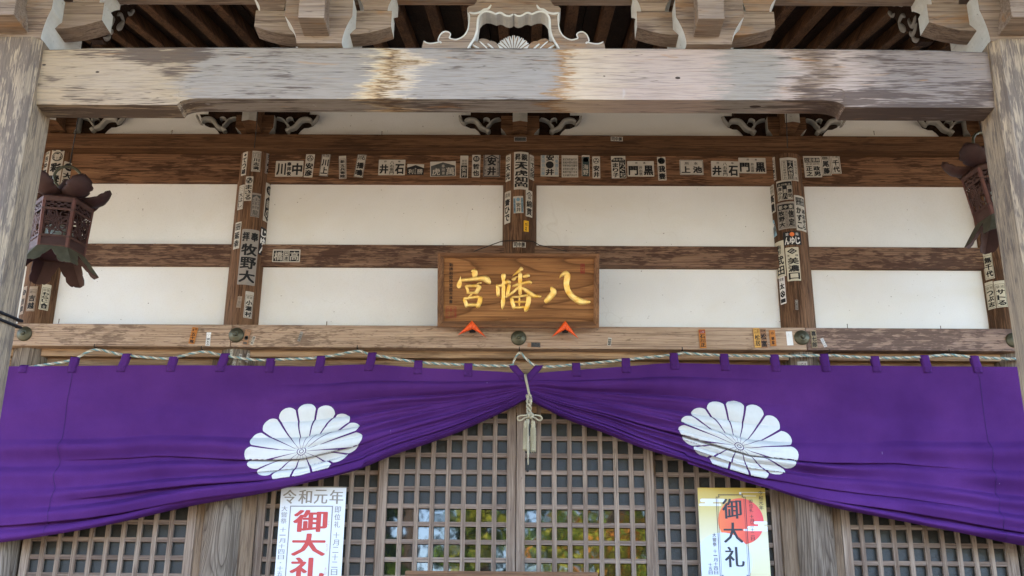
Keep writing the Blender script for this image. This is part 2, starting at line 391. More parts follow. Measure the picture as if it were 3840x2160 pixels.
# ------------------------------------------------------------------ daylight
SUN_EL, SUN_AZ = math.radians(42), math.radians(-25)   # azimuth measured from +Y (behind the hall) towards +X
w = bpy.data.worlds.new('World'); S.world = w; w.use_nodes = True
sky = w.node_tree.nodes.new('ShaderNodeTexSky'); sky.sky_type = 'NISHITA'; sky.sun_disc = False
sky.sun_elevation = SUN_EL; sky.sun_rotation = SUN_AZ; sky.air_density = .75; sky.dust_density = 1.6; sky.ozone_density = 1.2
bg = w.node_tree.nodes['Background']; w.node_tree.links.new(sky.outputs[0], bg.inputs[0]); bg.inputs[1].default_value = .15
sl = bpy.data.lights.new('sun', 'SUN'); sl.energy = 4.6; sl.angle = math.radians(.5); sl.color = (1, .88, .72)
so = bpy.data.objects.new('sun', sl); C.objects.link(so)
sd = Vector((math.sin(SUN_AZ)*math.cos(SUN_EL), math.cos(SUN_AZ)*math.cos(SUN_EL), math.sin(SUN_EL)))
so.rotation_euler = sd.to_track_quat('Z', 'Y').to_euler()
S.view_settings.view_transform = 'Standard'; S.view_settings.look = 'None'; S.view_settings.gamma = 1; S.view_settings.exposure = 3.96
S.cycles.max_bounces = 8; S.cycles.diffuse_bounces = 5; S.cycles.use_denoising = True

# ------------------------------------------------------------------ ground
def ground_mat():
    t = NT('dark_gravel'); v = t.coords(False); a = t.noise(v, 30, 4, .7); b = t.noise(v, .5, 3, .5)
    t.col(t.mix(a, t.mix(b, (.055,.044,.028), (.08,.063,.04)), (.125,.10,.065))); t.p(Roughness=.9); t.bump(a, .4, .02); return t.m
bm = bmesh.new(); bmesh.ops.create_grid(bm, x_segments=8, y_segments=8, size=150)
tag(build('ground', bm, ground_mat()), kind='structure')
M_STONE = plain('granite_paving', (.20,.165,.115), .8, .3, var=.25, scale=12)
bm = bmesh.new(); add_box(bm, -2.0, 2.0, -24, -3.4, .004, .03, .006)
tag(build('path', bm, M_STONE), kind='structure')

# woods across the approach: seen only mirrored in the door glass, and they tint the light
def leafmat(name, c):
    t = NT(name); v = t.coords(False); a = t.noise(v, 1.2, 3, .6)
    t.col(t.mix(a, tuple(x*.6 for x in c), tuple(min(1, x*1.5) for x in c))); t.p(Roughness=.6, Specular_IOR_Level=.3); return t.m
lm = [leafmat('green_leaves', (.085,.15,.018)), leafmat('yellow_green_leaves', (.23,.24,.022)), leafmat('orange_leaves', (.45,.16,.02)), leafmat('dark_conifer_leaves', (.02,.045,.015)),
      plain('dark_bark', (.05,.036,.026), .9)]
bm = bmesh.new(); wr = random.Random(5)
def leaf_cluster(c, r, n, mats, size):
    for _ in range(n):
        while True:
            d = Vector((wr.uniform(-1, 1), wr.uniform(-1, 1), wr.uniform(-1, 1)))
            if d.length < 1: break
        p = c+Vector((d.x*r[0], d.y*r[1], d.z*r[2]))
        s = size*wr.uniform(.6, 1.4)
        a = Vector((wr.uniform(-1, 1), wr.uniform(-1, 1), wr.uniform(-1, 1))).normalized(); b = a.orthogonal().normalized()
        q = bm.faces.new([bm.verts.new(p+a*s*.5), bm.verts.new(p+b*s*.32), bm.verts.new(p-a*s*.5), bm.verts.new(p-b*s*.32)])
        q.material_index = wr.choice(mats)
def wood_tree(x, y, h, spread, mats, n, size, low=.25):
    add_tube(bm, [(x, y, 0), (x+wr.uniform(-.3, .3), y, h*.5), (x+wr.uniform(-.5, .5), y, h*.92)], [h*.028, h*.02, h*.006], 7, 4)
    for _ in range(n):
        k = wr.uniform(low, 1); sp = spread*(1.12-k)**.6
        a = wr.uniform(0, 2*PI); rr = sp*math.sqrt(wr.random())
        leaf_cluster(Vector((x+rr*math.cos(a), y+rr*math.sin(a), h*k)), (spread*.26, spread*.26, spread*.16), 55, mats, size)
# right of the approach: yellowing broadleaves; left: dark conifers with the sky between them
for x, y, h, s_, mats, n in [(2.3,-23,9.4,2.6,[0,1,1,0,2],120), (5.2,-25,9.8,3.0,[0,0,1,1,1],120), (3.4,-29,11,3.4,[0,1,3],110), (7,-31,11,3.4,[3,0,1],90), (1.2,-33,11.5,2.6,[3,3,0],80), (8.6,-27,8.2,3.2,[0,0,1,2],60), (-.9,-24,7.4,1.5,[0,1,3,1],34),
                             (-3.4,-26,12.5,1.5,[3,3,0],60), (-4.4,-29,12.5,1.5,[3,3,0],60), (-5.6,-24,11.5,1.6,[3,3,3,0],60), (-2.0,-31,13,1.7,[3,3],36), (-8.2,-27,12.5,2.0,[3,0,3],50), (-11.5,-24,12,2.4,[0,3],50), (-15,-20,12.5,2.8,[0,3,1],55), (-18,-14,12,3.0,[0,1,3],55), (-19,-8,11,3.0,[0,1],50),
                             (-1.5,-36,13,2.4,[3,3,0],80), (-6.5,-34,13,2.2,[3,3],70), (4.5,-38,13,3.0,[3,0],80), (9.5,-38,12,3.0,[3,0],70), (-9.5,-36,13,2.6,[3,0],70), (12.5,-31,7.5,3.2,[0,1],40), (17,-33,7,3.2,[0,3],36)]:
    wood_tree(x, y, h, s_, mats, n, .17 if mats[0] != 3 else .24)
tag(build('woods', bm, lm), 'far wood of yellowing broadleaves and dark conifers mirrored in door panes', 'woods', kind='stuff')

# ------------------------------------------------------------------ the shrine hall
hall = tag(empty('shrine_hall'), 'weathered timber shrine hall with white plaster panels and lattice doors', 'shrine hall')
FY = dict(plate=-.155, head=-.065, mid=-.055, nag=-.150, kam=-.075, pan=-.02)
def zrow(y, Y): return ad(1288, y, Y).z
Zpt, Zpb = zrow(339, FY['plate']), zrow(375, FY['plate'])
Zhb = zrow(459.5, FY['head']); Zmt, Zmb = zrow(617, FY['mid']), zrow(671, FY['mid'])
Znt, Znb = zrow(820, FY['nag']), zrow(876.3, FY['nag'])
Zkt, Zkb = Znb+.04, zrow(902, FY['kam'])
COLX = [-3.135, -1.8, 0, 1.8, 3.135]; CR = .115
XL, XR = -5.4, 5.4
FLOOR = .9
box('wall_plate', XL, XR, FY['plate'], .16, Zpb, Zpt, W['plate_x'], hall, .006)
for a, b in zip([XL]+COLX, COLX+[XR]):
    box('head_tie', a+.06, b-.06, FY['head'], .06, Zhb, Zpb-.001, W['upper_x'], hall, .005)
    box('middle_tie', a+.06, b-.06, FY['mid'], .055, Zmb, Zmt, W['mid_x'], hall, .004)
    for z0, z1 in ((Znt-.02, Zmb+.02), (Zmt-.02, Zhb+.02)):
        box('plaster_panel', a+.07, b-.07, FY['pan'], .03, z0, z1, M_PLASTER, hall, 0)
ends = [XL, -1.8-.02, 1.81, XR]
for i in range(3):
    box('lintel_beam', ends[i]+.0012, ends[i+1]-.0012, FY['nag'], .1, Znb, Znt, W['nageshi_dark_x' if i == 2 else 'nageshi_x'], hall, .006)
for a, b in zip([XL]+COLX, COLX+[XR]):
    if a == 0: continue
    if b == 0: b = 1.8
    box('door_lintel', a+.09, b-.09, FY['kam'], .09, Zkb, Zkt, W['kamoi_x'], hall, .004)
    box('transom_board', a+.09, b-.09, -.02, .03, Zkb-.34, Zkb+.01, W['kamoi_x'], hall, .002)
    # transom board closes the space under the lintel
for x in COLX:
    bm = bmesh.new(); n = 56
    lowz = Znb+.02
    for z0, z1, mi in ((lowz, Zpb+.002, 0), (0.3, lowz, 1)):
        if x == 0 and mi == 1: continue
        if x == 0: z0 = Znt-.05
        ra = [bm.verts.new((x+CR*math.cos(2*PI*k/n), CR*math.sin(2*PI*k/n), z0)) for k in range(n)]
        rb = [bm.verts.new((x+CR*math.cos(2*PI*k/n), CR*math.sin(2*PI*k/n), z1)) for k in range(n)]
        for k in range(n):
            f = bm.faces.new((ra[k], ra[(k+1) % n], rb[(k+1) % n], rb[k])); f.smooth = True; f.material_index = mi
    build('round_column', bm, [W['col_z'], W['col_low_z']], hall)

# frieze above the plate: plaster, bearing blocks, white noses, carved arms
ZF = Zpt+.85
for a, b in zip([XL]+COLX, COLX+[XR]):
    box('frieze_panel', a+.02, b-.02, -.02, .05, Zpt-.01, ZF, M_PLASTER, hall, 0)
def block(bm, cx, y0, y1, z0, zl, z1, wb, wt, db=None, mats=(0, 1)):
    """bearing block: flat-topped lip on a concave tapering foot"""
    dm = (y1-y0); cy = (y0+y1)/2; db = db if db is not None else dm*wb/wt
    prof = []
    K = 7
    for i in range(K+1):
        t = i/K; s = 1-math.cos(t*PI/2)
        prof.append((wb+(wt-wb)*s, db+(dm-db)*s, z0+(zl-z0)*math.sin(t*PI/2)*.35+(zl-z0)*t*.65))
    prof.append((wt, dm, z1))
    prev = None
    for (ww, dd, z) in prof:
        q = [bm.verts.new((cx+sx*ww/2, cy+sy*dd/2, z)) for sx, sy in ((-1,-1),(1,-1),(1,1),(-1,1))]
        if prev:
            for i in range(4):
                f = bm.faces.new((prev[i], prev[(i+1) % 4], q[(i+1) % 4], q[i])); f.material_index = mats[1] if i in (1, 3) else mats[0]
        else: bm.faces.new(q[::-1]).material_index = mats[0]
        prev = q
    bm.faces.new(prev).material_index = mats[0]
YB = -.15
sc_f = lambda px, py: at(1700+px*540/2576, 400+py*160/763, YB)
bx0, bx1 = sc_f(862, 300).x, sc_f(1545, 300).x
zl, ztop = sc_f(1200, 385).z, sc_f(1200, 165).z
foot = (sc_f(1435, 495).x-sc_f(965, 495).x)
for x in COLX:
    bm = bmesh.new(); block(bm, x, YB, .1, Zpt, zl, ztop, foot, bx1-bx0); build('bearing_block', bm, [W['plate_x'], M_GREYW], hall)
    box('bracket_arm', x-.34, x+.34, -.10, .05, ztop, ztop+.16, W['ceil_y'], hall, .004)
    bm = bmesh.new(); y_n = -.30
    n0, n1 = at(1923.9, 457, y_n), at(1978.8, 455.7, y_n); hw = (n1.x-n0.x)/2
    U_ = [(-hw, 0), (0, .006), (hw, 0), (hw, .36), (0, .366), (-hw, .36)]
    fr = [bm.verts.new((x+a, y_n+(.0 if a else -.006), n0.z+b)) for a, b in U_]
    bk = [bm.verts.new((x+a, -.1, n0.z+b)) for a, b in U_]
    for i in range(6):
        f = bm.faces.new((fr[i], fr[(i+1) % 6], bk[(i+1) % 6], bk[i])); f.material_index = 1
    bm.faces.new((fr[0], fr[1], fr[4], fr[5])); bm.faces.new((fr[1], fr[2], fr[3], fr[4]))
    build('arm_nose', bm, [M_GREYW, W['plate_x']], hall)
o0 = sc_f(1205, 500); kk = (sc_f(2205, 500).x-o0.x)/1000; kz = (sc_f(1205, 100).z-o0.z)/400
def cv(p): return ((p[0]-1205)*kk, (500-p[1])*kz)
def mirror(p): return (-p[0], p[1])
for x in COLX:
    for sg in (-1, 1):
        if (x == COLX[0] and sg == -1) or (x == COLX[-1] and sg == 1): continue
        oo = Vector((x, -.02, o0.z))
        U_ = XA*(-sg)
        board = [cv(p) for p in [(125,60),(205,195),(300,235),(380,240),(440,290),(500,370),(560,390),(650,450),(870,462),(870,60)]]
        bm = bmesh.new(); add_prism(bm, board, oo-YA*.055, U_, ZA, -YA, .06)
        build('carved_arm_board', bm, W['ceil_y'], hall)
        bm = bmesh.new()
        def rb(pts, h, lift=.055, prof=((-1, 0), (-1, .85), (-.7, 1), (.7, 1), (1, .85), (1, 0))):
            add_ribbon(bm, [(*cv(p[:2]), p[2]*kk*.78) for p in pts], oo, U_, ZA, -YA, h, prof, 0, 5, lift)
        rb([(205,235,60),(240,190,85),(320,178,95),(400,198,95),(450,250,92),(500,315,90),(570,350,75),(620,355,55)], .045)
        rb([(590,335,45),(650,280,40),(690,225,32),(760,185,26),(860,168,8)], .055)
        rb([(655,250,22),(650,195,24),(605,168,24),(560,172,20),(540,205,14)], .05)
        rb([(90,90,45),(120,170,48),(175,240,42),(215,265,8)], .04)
        rb([(585,345,80),(640,392,95),(655,405,70)], .05)
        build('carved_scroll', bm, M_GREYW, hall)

# rafters, ceiling boards and roof
TS = math.tan(math.radians(17.1)); ZR0 = 5.74; YE = -3.3
def zr(y): return ZR0+TS*y
sp = .2105; nR = 40
bm0 = None
for i in range(nR):
    x = (i-(nR-1)/2)*sp
    bm = bmesh.new(); hw, hh = .033, .085
    b = bmesh.new()
    vs = []
    for y in (.12, YE):
        for sx, sz in ((-hw, 0), (hw, 0), (hw, hh), (-hw, hh)): vs.append(b.verts.new((x+sx, y, zr(y)+sz)))
    for f in ((0,1,2,3),(7,6,5,4),(0,4,5,1),(1,5,6,2),(2,6,7,3),(3,7,4,0)): b.faces.new([vs[k] for k in f])
    bmesh.ops.bevel(b, geom=b.edges[:], offset=.004, segments=1, affect='EDGES'); merge(bm, b)
    build('rafter', bm, W['rafter_y'], hall)
bm = bmesh.new(); xx = -5.6
while xx < 5.6:
    bw = .3
    vs = []
    for y in (3.2, YE-.15):
        for sx, sz in ((.004, .0848), (bw-.004, .0848), (bw-.004, .115), (.004, .115)): vs.append(bm.verts.new((xx+sx, y, zr(y)+sz)))
    for f in ((0,1,2,3),(7,6,5,4),(0,4,5,1),(1,5,6,2),(2,6,7,3),(3,7,4,0)): bm.faces.new([vs[k] for k in f])
    xx += bw
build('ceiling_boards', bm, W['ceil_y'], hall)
M_ROOF = plain('dark_roof_shingle', (.07,.06,.05), .9)
bm = bmesh.new()
rz = lambda y: zr(y)+.13
sec = [(YE-.3, rz(YE-.3)), (3.2, rz(3.2)), (9, rz(3.2)-2.2), (9, rz(3.2)-2.0), (3.2, rz(3.2)+.35), (YE-.3, rz(YE-.3)+.22)]
for X_ in (-6.4, 6.4): pass
A_ = [bm.verts.new((-6.4, y, z)) for y, z in sec]; B_ = [bm.verts.new((6.4, y, z)) for y, z in sec]
for i in range(6): bm.faces.new((A_[i], A_[(i+1) % 6], B_[(i+1) % 6], B_[i]))
bm.faces.new(A_[::-1]); bm.faces.new(B_); build('roof', bm, M_ROOF, hall)
# rest of the hall's body, floor and veranda (keeps light from leaking in behind)
box('rear_wall', -6.2, 6.2, 2.5, 2.6, 0, 6.5, W['ceil_y'], hall, 0)
for s_ in (-1, 1): box('side_wall', s_*5.5-.05, s_*5.5+.05, .05, 2.55, 0, 6.5, M_PLASTER, hall, 0)
box('veranda_floor', -5.4, 5.4, -1.5, 2.5, FLOOR-.12, FLOOR, W['door_x'], hall, .01)

# ------------------------------------------------------------------ lattice doors
YD = -.03     # front of the lattice
gy = .028
vb = .0285
ROWS = [zrow(y, YD+.012) for y in (1017, 1059.5, 1102.7, 1146, 1188.5, 1231, 1275, 1320, 1364.5, 1409.7, 1455, 1500)]
RZB = ROWS[-1]-.10*5
ZD0, ZD1 = FLOOR+.02, Zkb-.08
def door(xa, xb, bars, sl, sr, yoff=0, clear=False, low=None):
    """one sliding lattice door: stiles, lattice of 28 mm bars, a pane behind"""
    d = empty('lattice_door', (0, 0, 0)); d.parent = hall
    y = YD+yoff
    bm = bmesh.new()
    add_box(bm, xa, xa+sl, y, y+.04, ZD0, ZD1, .003)
    add_box(bm, xb-sr, xb, y, y+.04, ZD0, ZD1, .003)
    add_box(bm, xa+sl, xb-sr, y+.001, y+.039, ZD0, ZD0+.12, .003)
    add_box(bm, xa+sl, xb-sr, y+.001, y+.039, ZD1-.05, ZD1, .003)
    build('door_frame', bm, W['door_z'], d)
    bm = bmesh.new()
    for bx in bars: add_box(bm, bx-vb/2+rnd.uniform(-.001, .001), bx+vb/2, y+.004+rnd.uniform(-.0006, .0006), y+.03, ZD0+.12, ZD1-.05, .002)
    lat = build('lattice', bm, W['door_z'], d)
    bm = bmesh.new(); z = ROWS+[ROWS[-1]-.1035*k for k in range(1, 8)]
    for zz in z:
        if ZD0+.13 < zz < ZD1-.06:
            th = .060 if (low is not None and abs(zz-low) < .02) else .0285
            add_box(bm, xa+sl+.0005, xb-sr-.0005, y+.0065, y+.028, zz-th/2-(.03 if th > .03 else 0), zz+.01425, .002)
    build('cross_bars', bm, W['door_x'], d)
    zs = ROWS[6]-.0 if clear else None
    def pane(nm, z0, z1, mt):
        bm = bmesh.new(); add_box(bm, xa+.01, xb-.01, y+.031, y+.036, z0, z1, 0); build(nm, bm, mt, d)
    if clear:
        pane('frosted_pane', zs, ZD1-.02, M_FROST); pane('clear_pane', ZD0+.05, zs-.001, M_GLASS)
    else: pane('frosted_pane', ZD0+.05, ZD1-.02, M_FROST)
    return d
def bx(px, y=1161.5, Y=None): return ad(px, y, YD if Y is None else Y).x
def zb8(z, yb=300): return 1288+z/4
# pair of doors at the centre
lc = [bx(644+z/4) for z in (1472, 1628, 1783, 1940, 2095, 2250, 2402)]
rc = [bx(1288+z/4) for z in (270, 425, 578, 733, 888, 1043, 1198)]
door(bx(955.5), bx(1297.6), lc, bx(977)-bx(955.5), .055, 0, True)
door(bx(1299.4), bx(1643), rc, bx(1321)-bx(1299.4), bx(1643)-bx(1620), 0, True)
pitch = (lc[-1]-lc[0])/6
# outer doors of the wide bay run behind the centre pair
x0 = bx(1676); rr = [x0+pitch*1.0*k for k in range(0, 8)]
door(bx(1630), 1.8-CR-.085, rr[:7], .05, .05, .043)
x1 = bx(644+1115/4); ll = [x1-pitch*k for k in range(0, 8)]
door(-1.8+CR+.085, bx(970), ll[:7], .05, .05, .043)
for s_ in (-1, 1):
    for a_, b_ in ((CR-.03, CR+.0845), (-CR-.045, -CR+.03)):
        e0, e1 = sorted((s_*1.8-s_*a_, s_*1.8-s_*b_))
        box('door_jamb', e0, e1, -.022, .06, FLOOR, Zkb+.005, W['jamb_z'], hall, .003)
LOW = zrow(1447, YD+.012)
lb = [bx(z/4, 1086.5+1350/4) for z in (75, 234, 393, 554, 715, 876, 1036, 1195, 1353, 1514, 1674)]
ps = (lb[-1]-lb[0])/10
lb = [lb[-1]-ps*k for k in range(0, 12)]
door(-3.135+CR+.02, -1.8-CR-.0455, lb, .05, .055, .004, False)
rb_ = [bx(1932+z/4, 1086.5+1350/4) for z in (980, 1140, 1300, 1466, 1630, 1790)]
ps2 = (rb_[-1]-rb_[0])/5
rb_ = [rb_[0]+ps2*k for k in range(0, 11)]
door(1.8+CR+.0455, 3.135-CR-.02, [b for b in rb_ if b < 2.95], .055, .05, .004, False)
for s_ in (-1, 1): box('plank_wall', min(s_*3.2, s_*5.4), max(s_*3.2, s_*5.4), -.02, .03, FLOOR, Zkb-.3, W['kamoi_x'], hall, 0)

# bronze bosses over the lintel joints
for px, py in ((61.5, 840), (594.5, 843), (1304.5, 850.5), (2017, 849.5), (2549, 856)):
    c = ad(px, py, FY['nag'])
    M = Matrix.Translation(c) @ Matrix.Rotation(PI/2, 4, 'X') @ Matrix.Scale(1, 4)
    bm = bmesh.new()
    k = .0485
    add_lathe(bm, [(0, .034), (.16*k, .033), (.24*k, .028), (.27*k, .022), (.30*k, .0225), (.5*k, .021), (.56*k, .018), (.75*k, .016), (.93*k, .010), (k, .004), (k, -.002)], M, 40)
    build('nail_cover_boss', bm, M_BRONZE, hall, True, 40)
# nails along the ledges
for px, py, Y in ((592/2576*960, 1206, -.13), (1225, 1216, -.1), (3178, 1225, -.13), (3528, 1232, -.13), (645, 497, -.12), (1432, 502, -.12), (3278, 500, -.12)):
    c = at(px, py, Y)
    bm = bmesh.new(); add_tube(bm, [c-ZA*.012, c+ZA*.016, c+ZA*.017], [.0022, .0022, .0045], 6)
    build('ledge_nail', bm, M_RUST, hall)
# ------------------------------------------------------------------ the entrance porch in front
porch = tag(empty('entrance_porch'), 'grey weathered entrance porch with stained beam on two chamfered posts', 'porch')
YP = -2.5; BD = .155
zt = ad(1288, 118, YP).z; zfr = ad(1288, 211, YP).z; zch = ad(1288, 245.5, YP).z
lift = ad(100, 233, YP).z-ad(100, 250, YP).z
xl_s, xr_s = ad(444, 245, YP).x, ad(2127, 252, YP).x
XPL, XPR = ad(94, 250, YP).x, ad(2498.6, 260, YP).x
def smooth(t): t = max(0, min(1, t)); return t*t*(3-2*t)
bm = bmesh.new(); rows = []
xs = [XPL-.1, XPL+.0, XPL+.05, XPL+.12, XPL+.2]+[xl_s-.02+.14*i/14 for i in range(15)]+[xl_s+.2+(xr_s-xl_s-.4)*i/10 for i in range(11)]+[xr_s-.12+.14*i/14 for i in range(15)]+[XPR-.2, XPR-.12, XPR-.05, XPR, XPR+.1]
for x in xs:
    u = min(x-xl_s, xr_s-x)/.10
    s = 0 if u < 0 else math.sqrt(max(0, 1-(1-min(1, u))**2))       # quarter-round start of the relieved centre
    li = lift*s
    dr = .014*(1-smooth(min(x-XPL, XPR-x)/.35))
    z0, z1 = zch-lift+li, zfr-lift*.9+li*1.0
    ch = .016*(1 if s < .5 else 1)
    sec = [(YP+ch, z0), (YP, z1), (YP, zt-dr-.012), (YP+.012, zt-dr), (YP+BD-.012, zt-dr), (YP+BD, zt-dr-.012), (YP+BD, z1), (YP+BD-ch, z0)]
    rows.append([bm.verts.new((x, y, z)) for y, z in sec])
for A_, B_ in zip(rows, rows[1:]):
    for i in range(8): bm.faces.new((A_[i], A_[(i+1) % 8], B_[(i+1) % 8], B_[i]))
bm.faces.new(rows[0]); bm.faces.new(rows[-1][::-1])
bmesh.ops.recalc_face_normals(bm, faces=bm.faces[:])
ob = build('porch_beam', bm, W['porch_x'], porch)
# knots and old nail holes in the beam
M_KNOT = plain('dark_knot', (.035,.022,.015), .85)
for px, py, r_ in ((1705, 196, .008), (1900, 264, .013), (245, 181, .006), (111, 163, .006), (2440, 262, .005), (1520, 290/1.0*.66, .0035)):
    bm = bmesh.new()
    if py < 240: c = ad(px, py, YP); add_lathe(bm, [(0, .001), (r_*.7, .0012), (r_, 0)], Matrix.Translation(c) @ Matrix.Rotation(PI/2, 4, 'X') @ Matrix.Diagonal((1.5, .75, 1, 1)), 14)
    else:
        c = ad(px, py, YP+.07); c.z = (zch if px < 440 or px > 2130 else zch-lift+lift)-.0004
        add_lathe(bm, [(0, -.001), (r_*.7, -.0012), (r_, 0)], Matrix.Translation((c.x, YP+.075, c.z)) @ Matrix.Diagonal((2.0, .9, 1, 1)), 14)
    build('knot', bm, M_KNOT, porch)
# posts: square with chamfered corners
PW = .255; PY0 = YP-.055; PY1 = PY0+.255
pl_in = ad(107.5, 100, PY0+.03).x; pr_in = ad(2487, 107, PY0+.03).x
zpost = ad(70, 92, PY0).z
def post(x0, x1):
    c = .034; bm = bmesh.new()
    o_ = [(x0+c, PY0), (x1-c, PY0), (x1, PY0+c), (x1, PY1-c), (x1-c, PY1), (x0+c, PY1), (x0, PY1-c), (x0, PY0+c)]
    lo = [bm.verts.new((x, y, .02)) for x, y in o_]; hi = [bm.verts.new((x, y, zpost)) for x, y in o_]
    for i in range(8): bm.faces.new((lo[i], lo[(i+1) % 8], hi[(i+1) % 8], hi[i]))
    bm.faces.new(hi); bm.faces.new(lo[::-1])
    build('porch_post', bm, W['porch_z'], porch)
post(pl_in-PW, pl_in); post(pr_in, pr_in+PW)
plc, prc = pl_in-PW/2, pr_in+PW/2
for x in (plc, prc): box('post_base_stone', x-.2, x+.2, (PY0+PY1)/2-.2, (PY0+PY1)/2+.2, .004, .16, M_STONE, porch, .02)
# bracket sets
YC = YP+BD/2
BF = YC-.155        # front of the blocks
def zz(y, Y=None): return ad(805, y, BF if Y is None else Y).z
def bracket(cx, zb, scale=1.0, arms=(-1, 1), post_=False):
    k = scale
    zl_, z1_ = zb+(zz(60)-zz(113))*k, zb+(zz(14)-zz(113))*k
    wt = .304*k; wb = .205*k
    bm = bmesh.new(); block(bm, cx, YC-.155*k, YC+.155*k, zb, zl_, z1_, wb, wt); build('bearing_block', bm, [W['block_x'], M_WHITE], porch)
    # arm along the beam, its underside curving up to white ends
    for sg in arms:
        aw = .052*k; L = (.315)*k; h0 = z1_-.125*k; top = z1_+.001
        bm = bmesh.new(); rows = []
        for i in range(11):
            t = i/10; x = .1*k+(L-.1*k)*t
            zl2 = h0+.0*t+(.042*k)*max(0, (t-.15)/.85)**1.8
            rows.append([bm.verts.new((cx+sg*x, y, z)) for y, z in ((YC-aw, zl2), (YC-aw, top), (YC+aw, top), (YC+aw, zl2))])
        for A_, B_ in zip(rows, rows[1:]):
            for i in range(4): bm.faces.new((A_[i], A_[(i+1) % 4], B_[(i+1) % 4], B_[i]))
        bm.faces.new(rows[0]); f = bm.faces.new(rows[-1]); f.material_index = 1
        bmesh.ops.recalc_face_normals(bm, faces=bm.faces[:])
        build('bracket_arm', bm, [W['block_x'], M_WHITE], porch)
        # small block carried by the arm end
        bm = bmesh.new(); block(bm, cx+sg*(L-.075*k), YC-.085*k, YC+.085*k, top+.001, top+.055*k, top+.11*k, .11*k, .17*k); build('small_block', bm, [W['block_x'], M_WHITE], porch)
    # projecting nose towards the viewer
    bm = bmesh.new()
    yn = BF-.10*k
    zn = ad(805, 45, yn).z+(zb-zt)
    add_box(bm, cx-.058*k-.012, cx+.058*k-.012, yn, YC, zn, zn+.42, .004); build('projecting_nose', bm, W['block_x'], porch)
    return z1_
for px in (797, 1789): top_arm = bracket(ad(px, 100, BF).x, zt)
bracket(plc+.01, zpost, 1.12, (1, -1)); bracket(prc-.01, zpost, 1.12, (-1, 1))
box('eave_purlin', -4.2, 4.2, YC-.09, YC+.09, top_arm+.125, zr(YC)-.002, W['block_x'], porch, .006)
# carved hand-board behind the post brackets
for sg in (-1, 1):
    Xp = -2.13 if sg < 0 else 2.10
    def q(px, py):
        v = atx(px, py, Xp) if sg < 0 else atx(3840-px-6, py+6, Xp)
        return (v.y, v.z)
    out = [q(*p) for p in [(395,-40),(395,60),(388,110),(384,150),(400,168),(418,150),(424,118),(442,104),(466,98),(474,70),(486,52),(500,46),(506,22),(512,20),(512,-40)]]
    bm = bmesh.new(); o_ = Vector((Xp, 0, 0))
    add_prism(bm, out, o_, YA, ZA, XA*(-sg), .07, 0, 0)
    build('carved_board', bm, W['ceil_y'], porch)
    bm = bmesh.new()
    def rbn(pts, wd=1):
        a = []
        for p in pts:
            y, z = q(*p[:2]); y2, z2 = q(p[0]+p[2], p[1]); a.append((y, z, max(.004, math.hypot(y2-y, z2-z)*.55)))
        add_ribbon(bm, a, o_, YA, ZA, XA*(-sg), .012, lift=.0005, k=4)
    rbn([(398,52,4),(402,75,9),(410,92,12),(420,80,8),(424,62,4)])
    rbn([(394,80,4),(400,108,8),(410,124,12),(420,112,8)])
    rbn([(386,140,5),(398,146,12),(412,132,8)])
    rbn([(438,58,7),(446,52,10),(454,62,10),(458,82,9),(448,100,18),(436,106,12)])
    rbn([(478,44,6),(484,54,8),(492,46,10),(500,36,6)])
    rbn([(438,4,6),(452,12,10),(466,6,8),(480,10,10),(492,2,8)])
    build('carved_swirl', bm, M_GREYW, porch)
# frog-leg strut at the centre
KZ = 540/1449*960/960
def kp(p): return (p[0], p[1])
s3 = 740/2576
cx0 = ad(1291, 117, YP+.02).x
Yk = YP+.025
def kk_(zx, zy):
    v = at(1560+zx*s3, zy*s3, Yk); return (v.x-cx0, v.z-zt)
right_out = [(2475,612),(2450,535),(2425,555),(2370,568),(2300,560),(2235,545),(2225,560),(2262,530),(2250,480),(2225,440),(2180,412),(2130,418),(2102,448),(2118,490),(2090,505),(2030,515),(1960,490),(1905,440),(1872,370),(1862,290),(1858,200),(1880,160),(1888,110),(1862,82),(1800,72),(1760,20),(1740,-60)]
right_in = [(1870,612),(1810,560),(1770,490),(1745,400),(1738,300),(1728,230),(1690,180),(1640,156),(1585,158),(1545,172),(1505,188),(1460,172),(1420,180),(1380,205),(1335,216),(1300,208),(1275,188)]
mid = 1275
def mir(l): return [(2*mid-1-a+14, b) for a, b in l]
o_pts = [kk_(*p) for p in right_out]
i_pts = [kk_(*p) for p in right_in]
cxm = kk_(mid, 300)[0]
rightside = [(a-cxm, b) for a, b in o_pts]; inner = [(a-cxm, b) for a, b in i_pts]
for l in (rightside, inner): l[0] = (l[0][0], 0.0005)
poly = rightside + [(-a, b) for a, b in reversed(rightside)] + [(-a, b) for a, b in inner[:-1]] + [(0.0, inner[-1][1])] + list(reversed(inner[:-1]))
strut = bmesh.new()
add_prism(strut, poly, Vector((cx0+cxm, Yk, zt)), XA, ZA, -YA, .095, 0, 1)
st = build('frog_leg_strut', strut, [W['block_x'], M_WHITE], porch)
edge = bmesh.new()
def eb(pts, w=.006): add_ribbon(edge, [(a, b, w) for a, b in pts], Vector((cx0+cxm, Yk, zt)), XA, ZA, -YA, .004, lift=.0002, k=3)
eb([(a*.995, b-.003) for a, b in rightside[1:22]]); eb([(-a*.995, b-.003) for a, b in rightside[1:22]])
eb([(a+.003, b+.001) for a, b in inner], .010); eb([(-a-.003, b+.001) for a, b in inner], .010)
for sg in (1, -1):
    c3 = [kk_(*p) for p in [(1862,165),(1800,180),(1720,165),(1665,128),(1610,115),(1575,65)]]
    eb([(sg*(a-cxm), b) for a, b in c3], .011)
build('painted_edge', edge, M_WHITE, st)
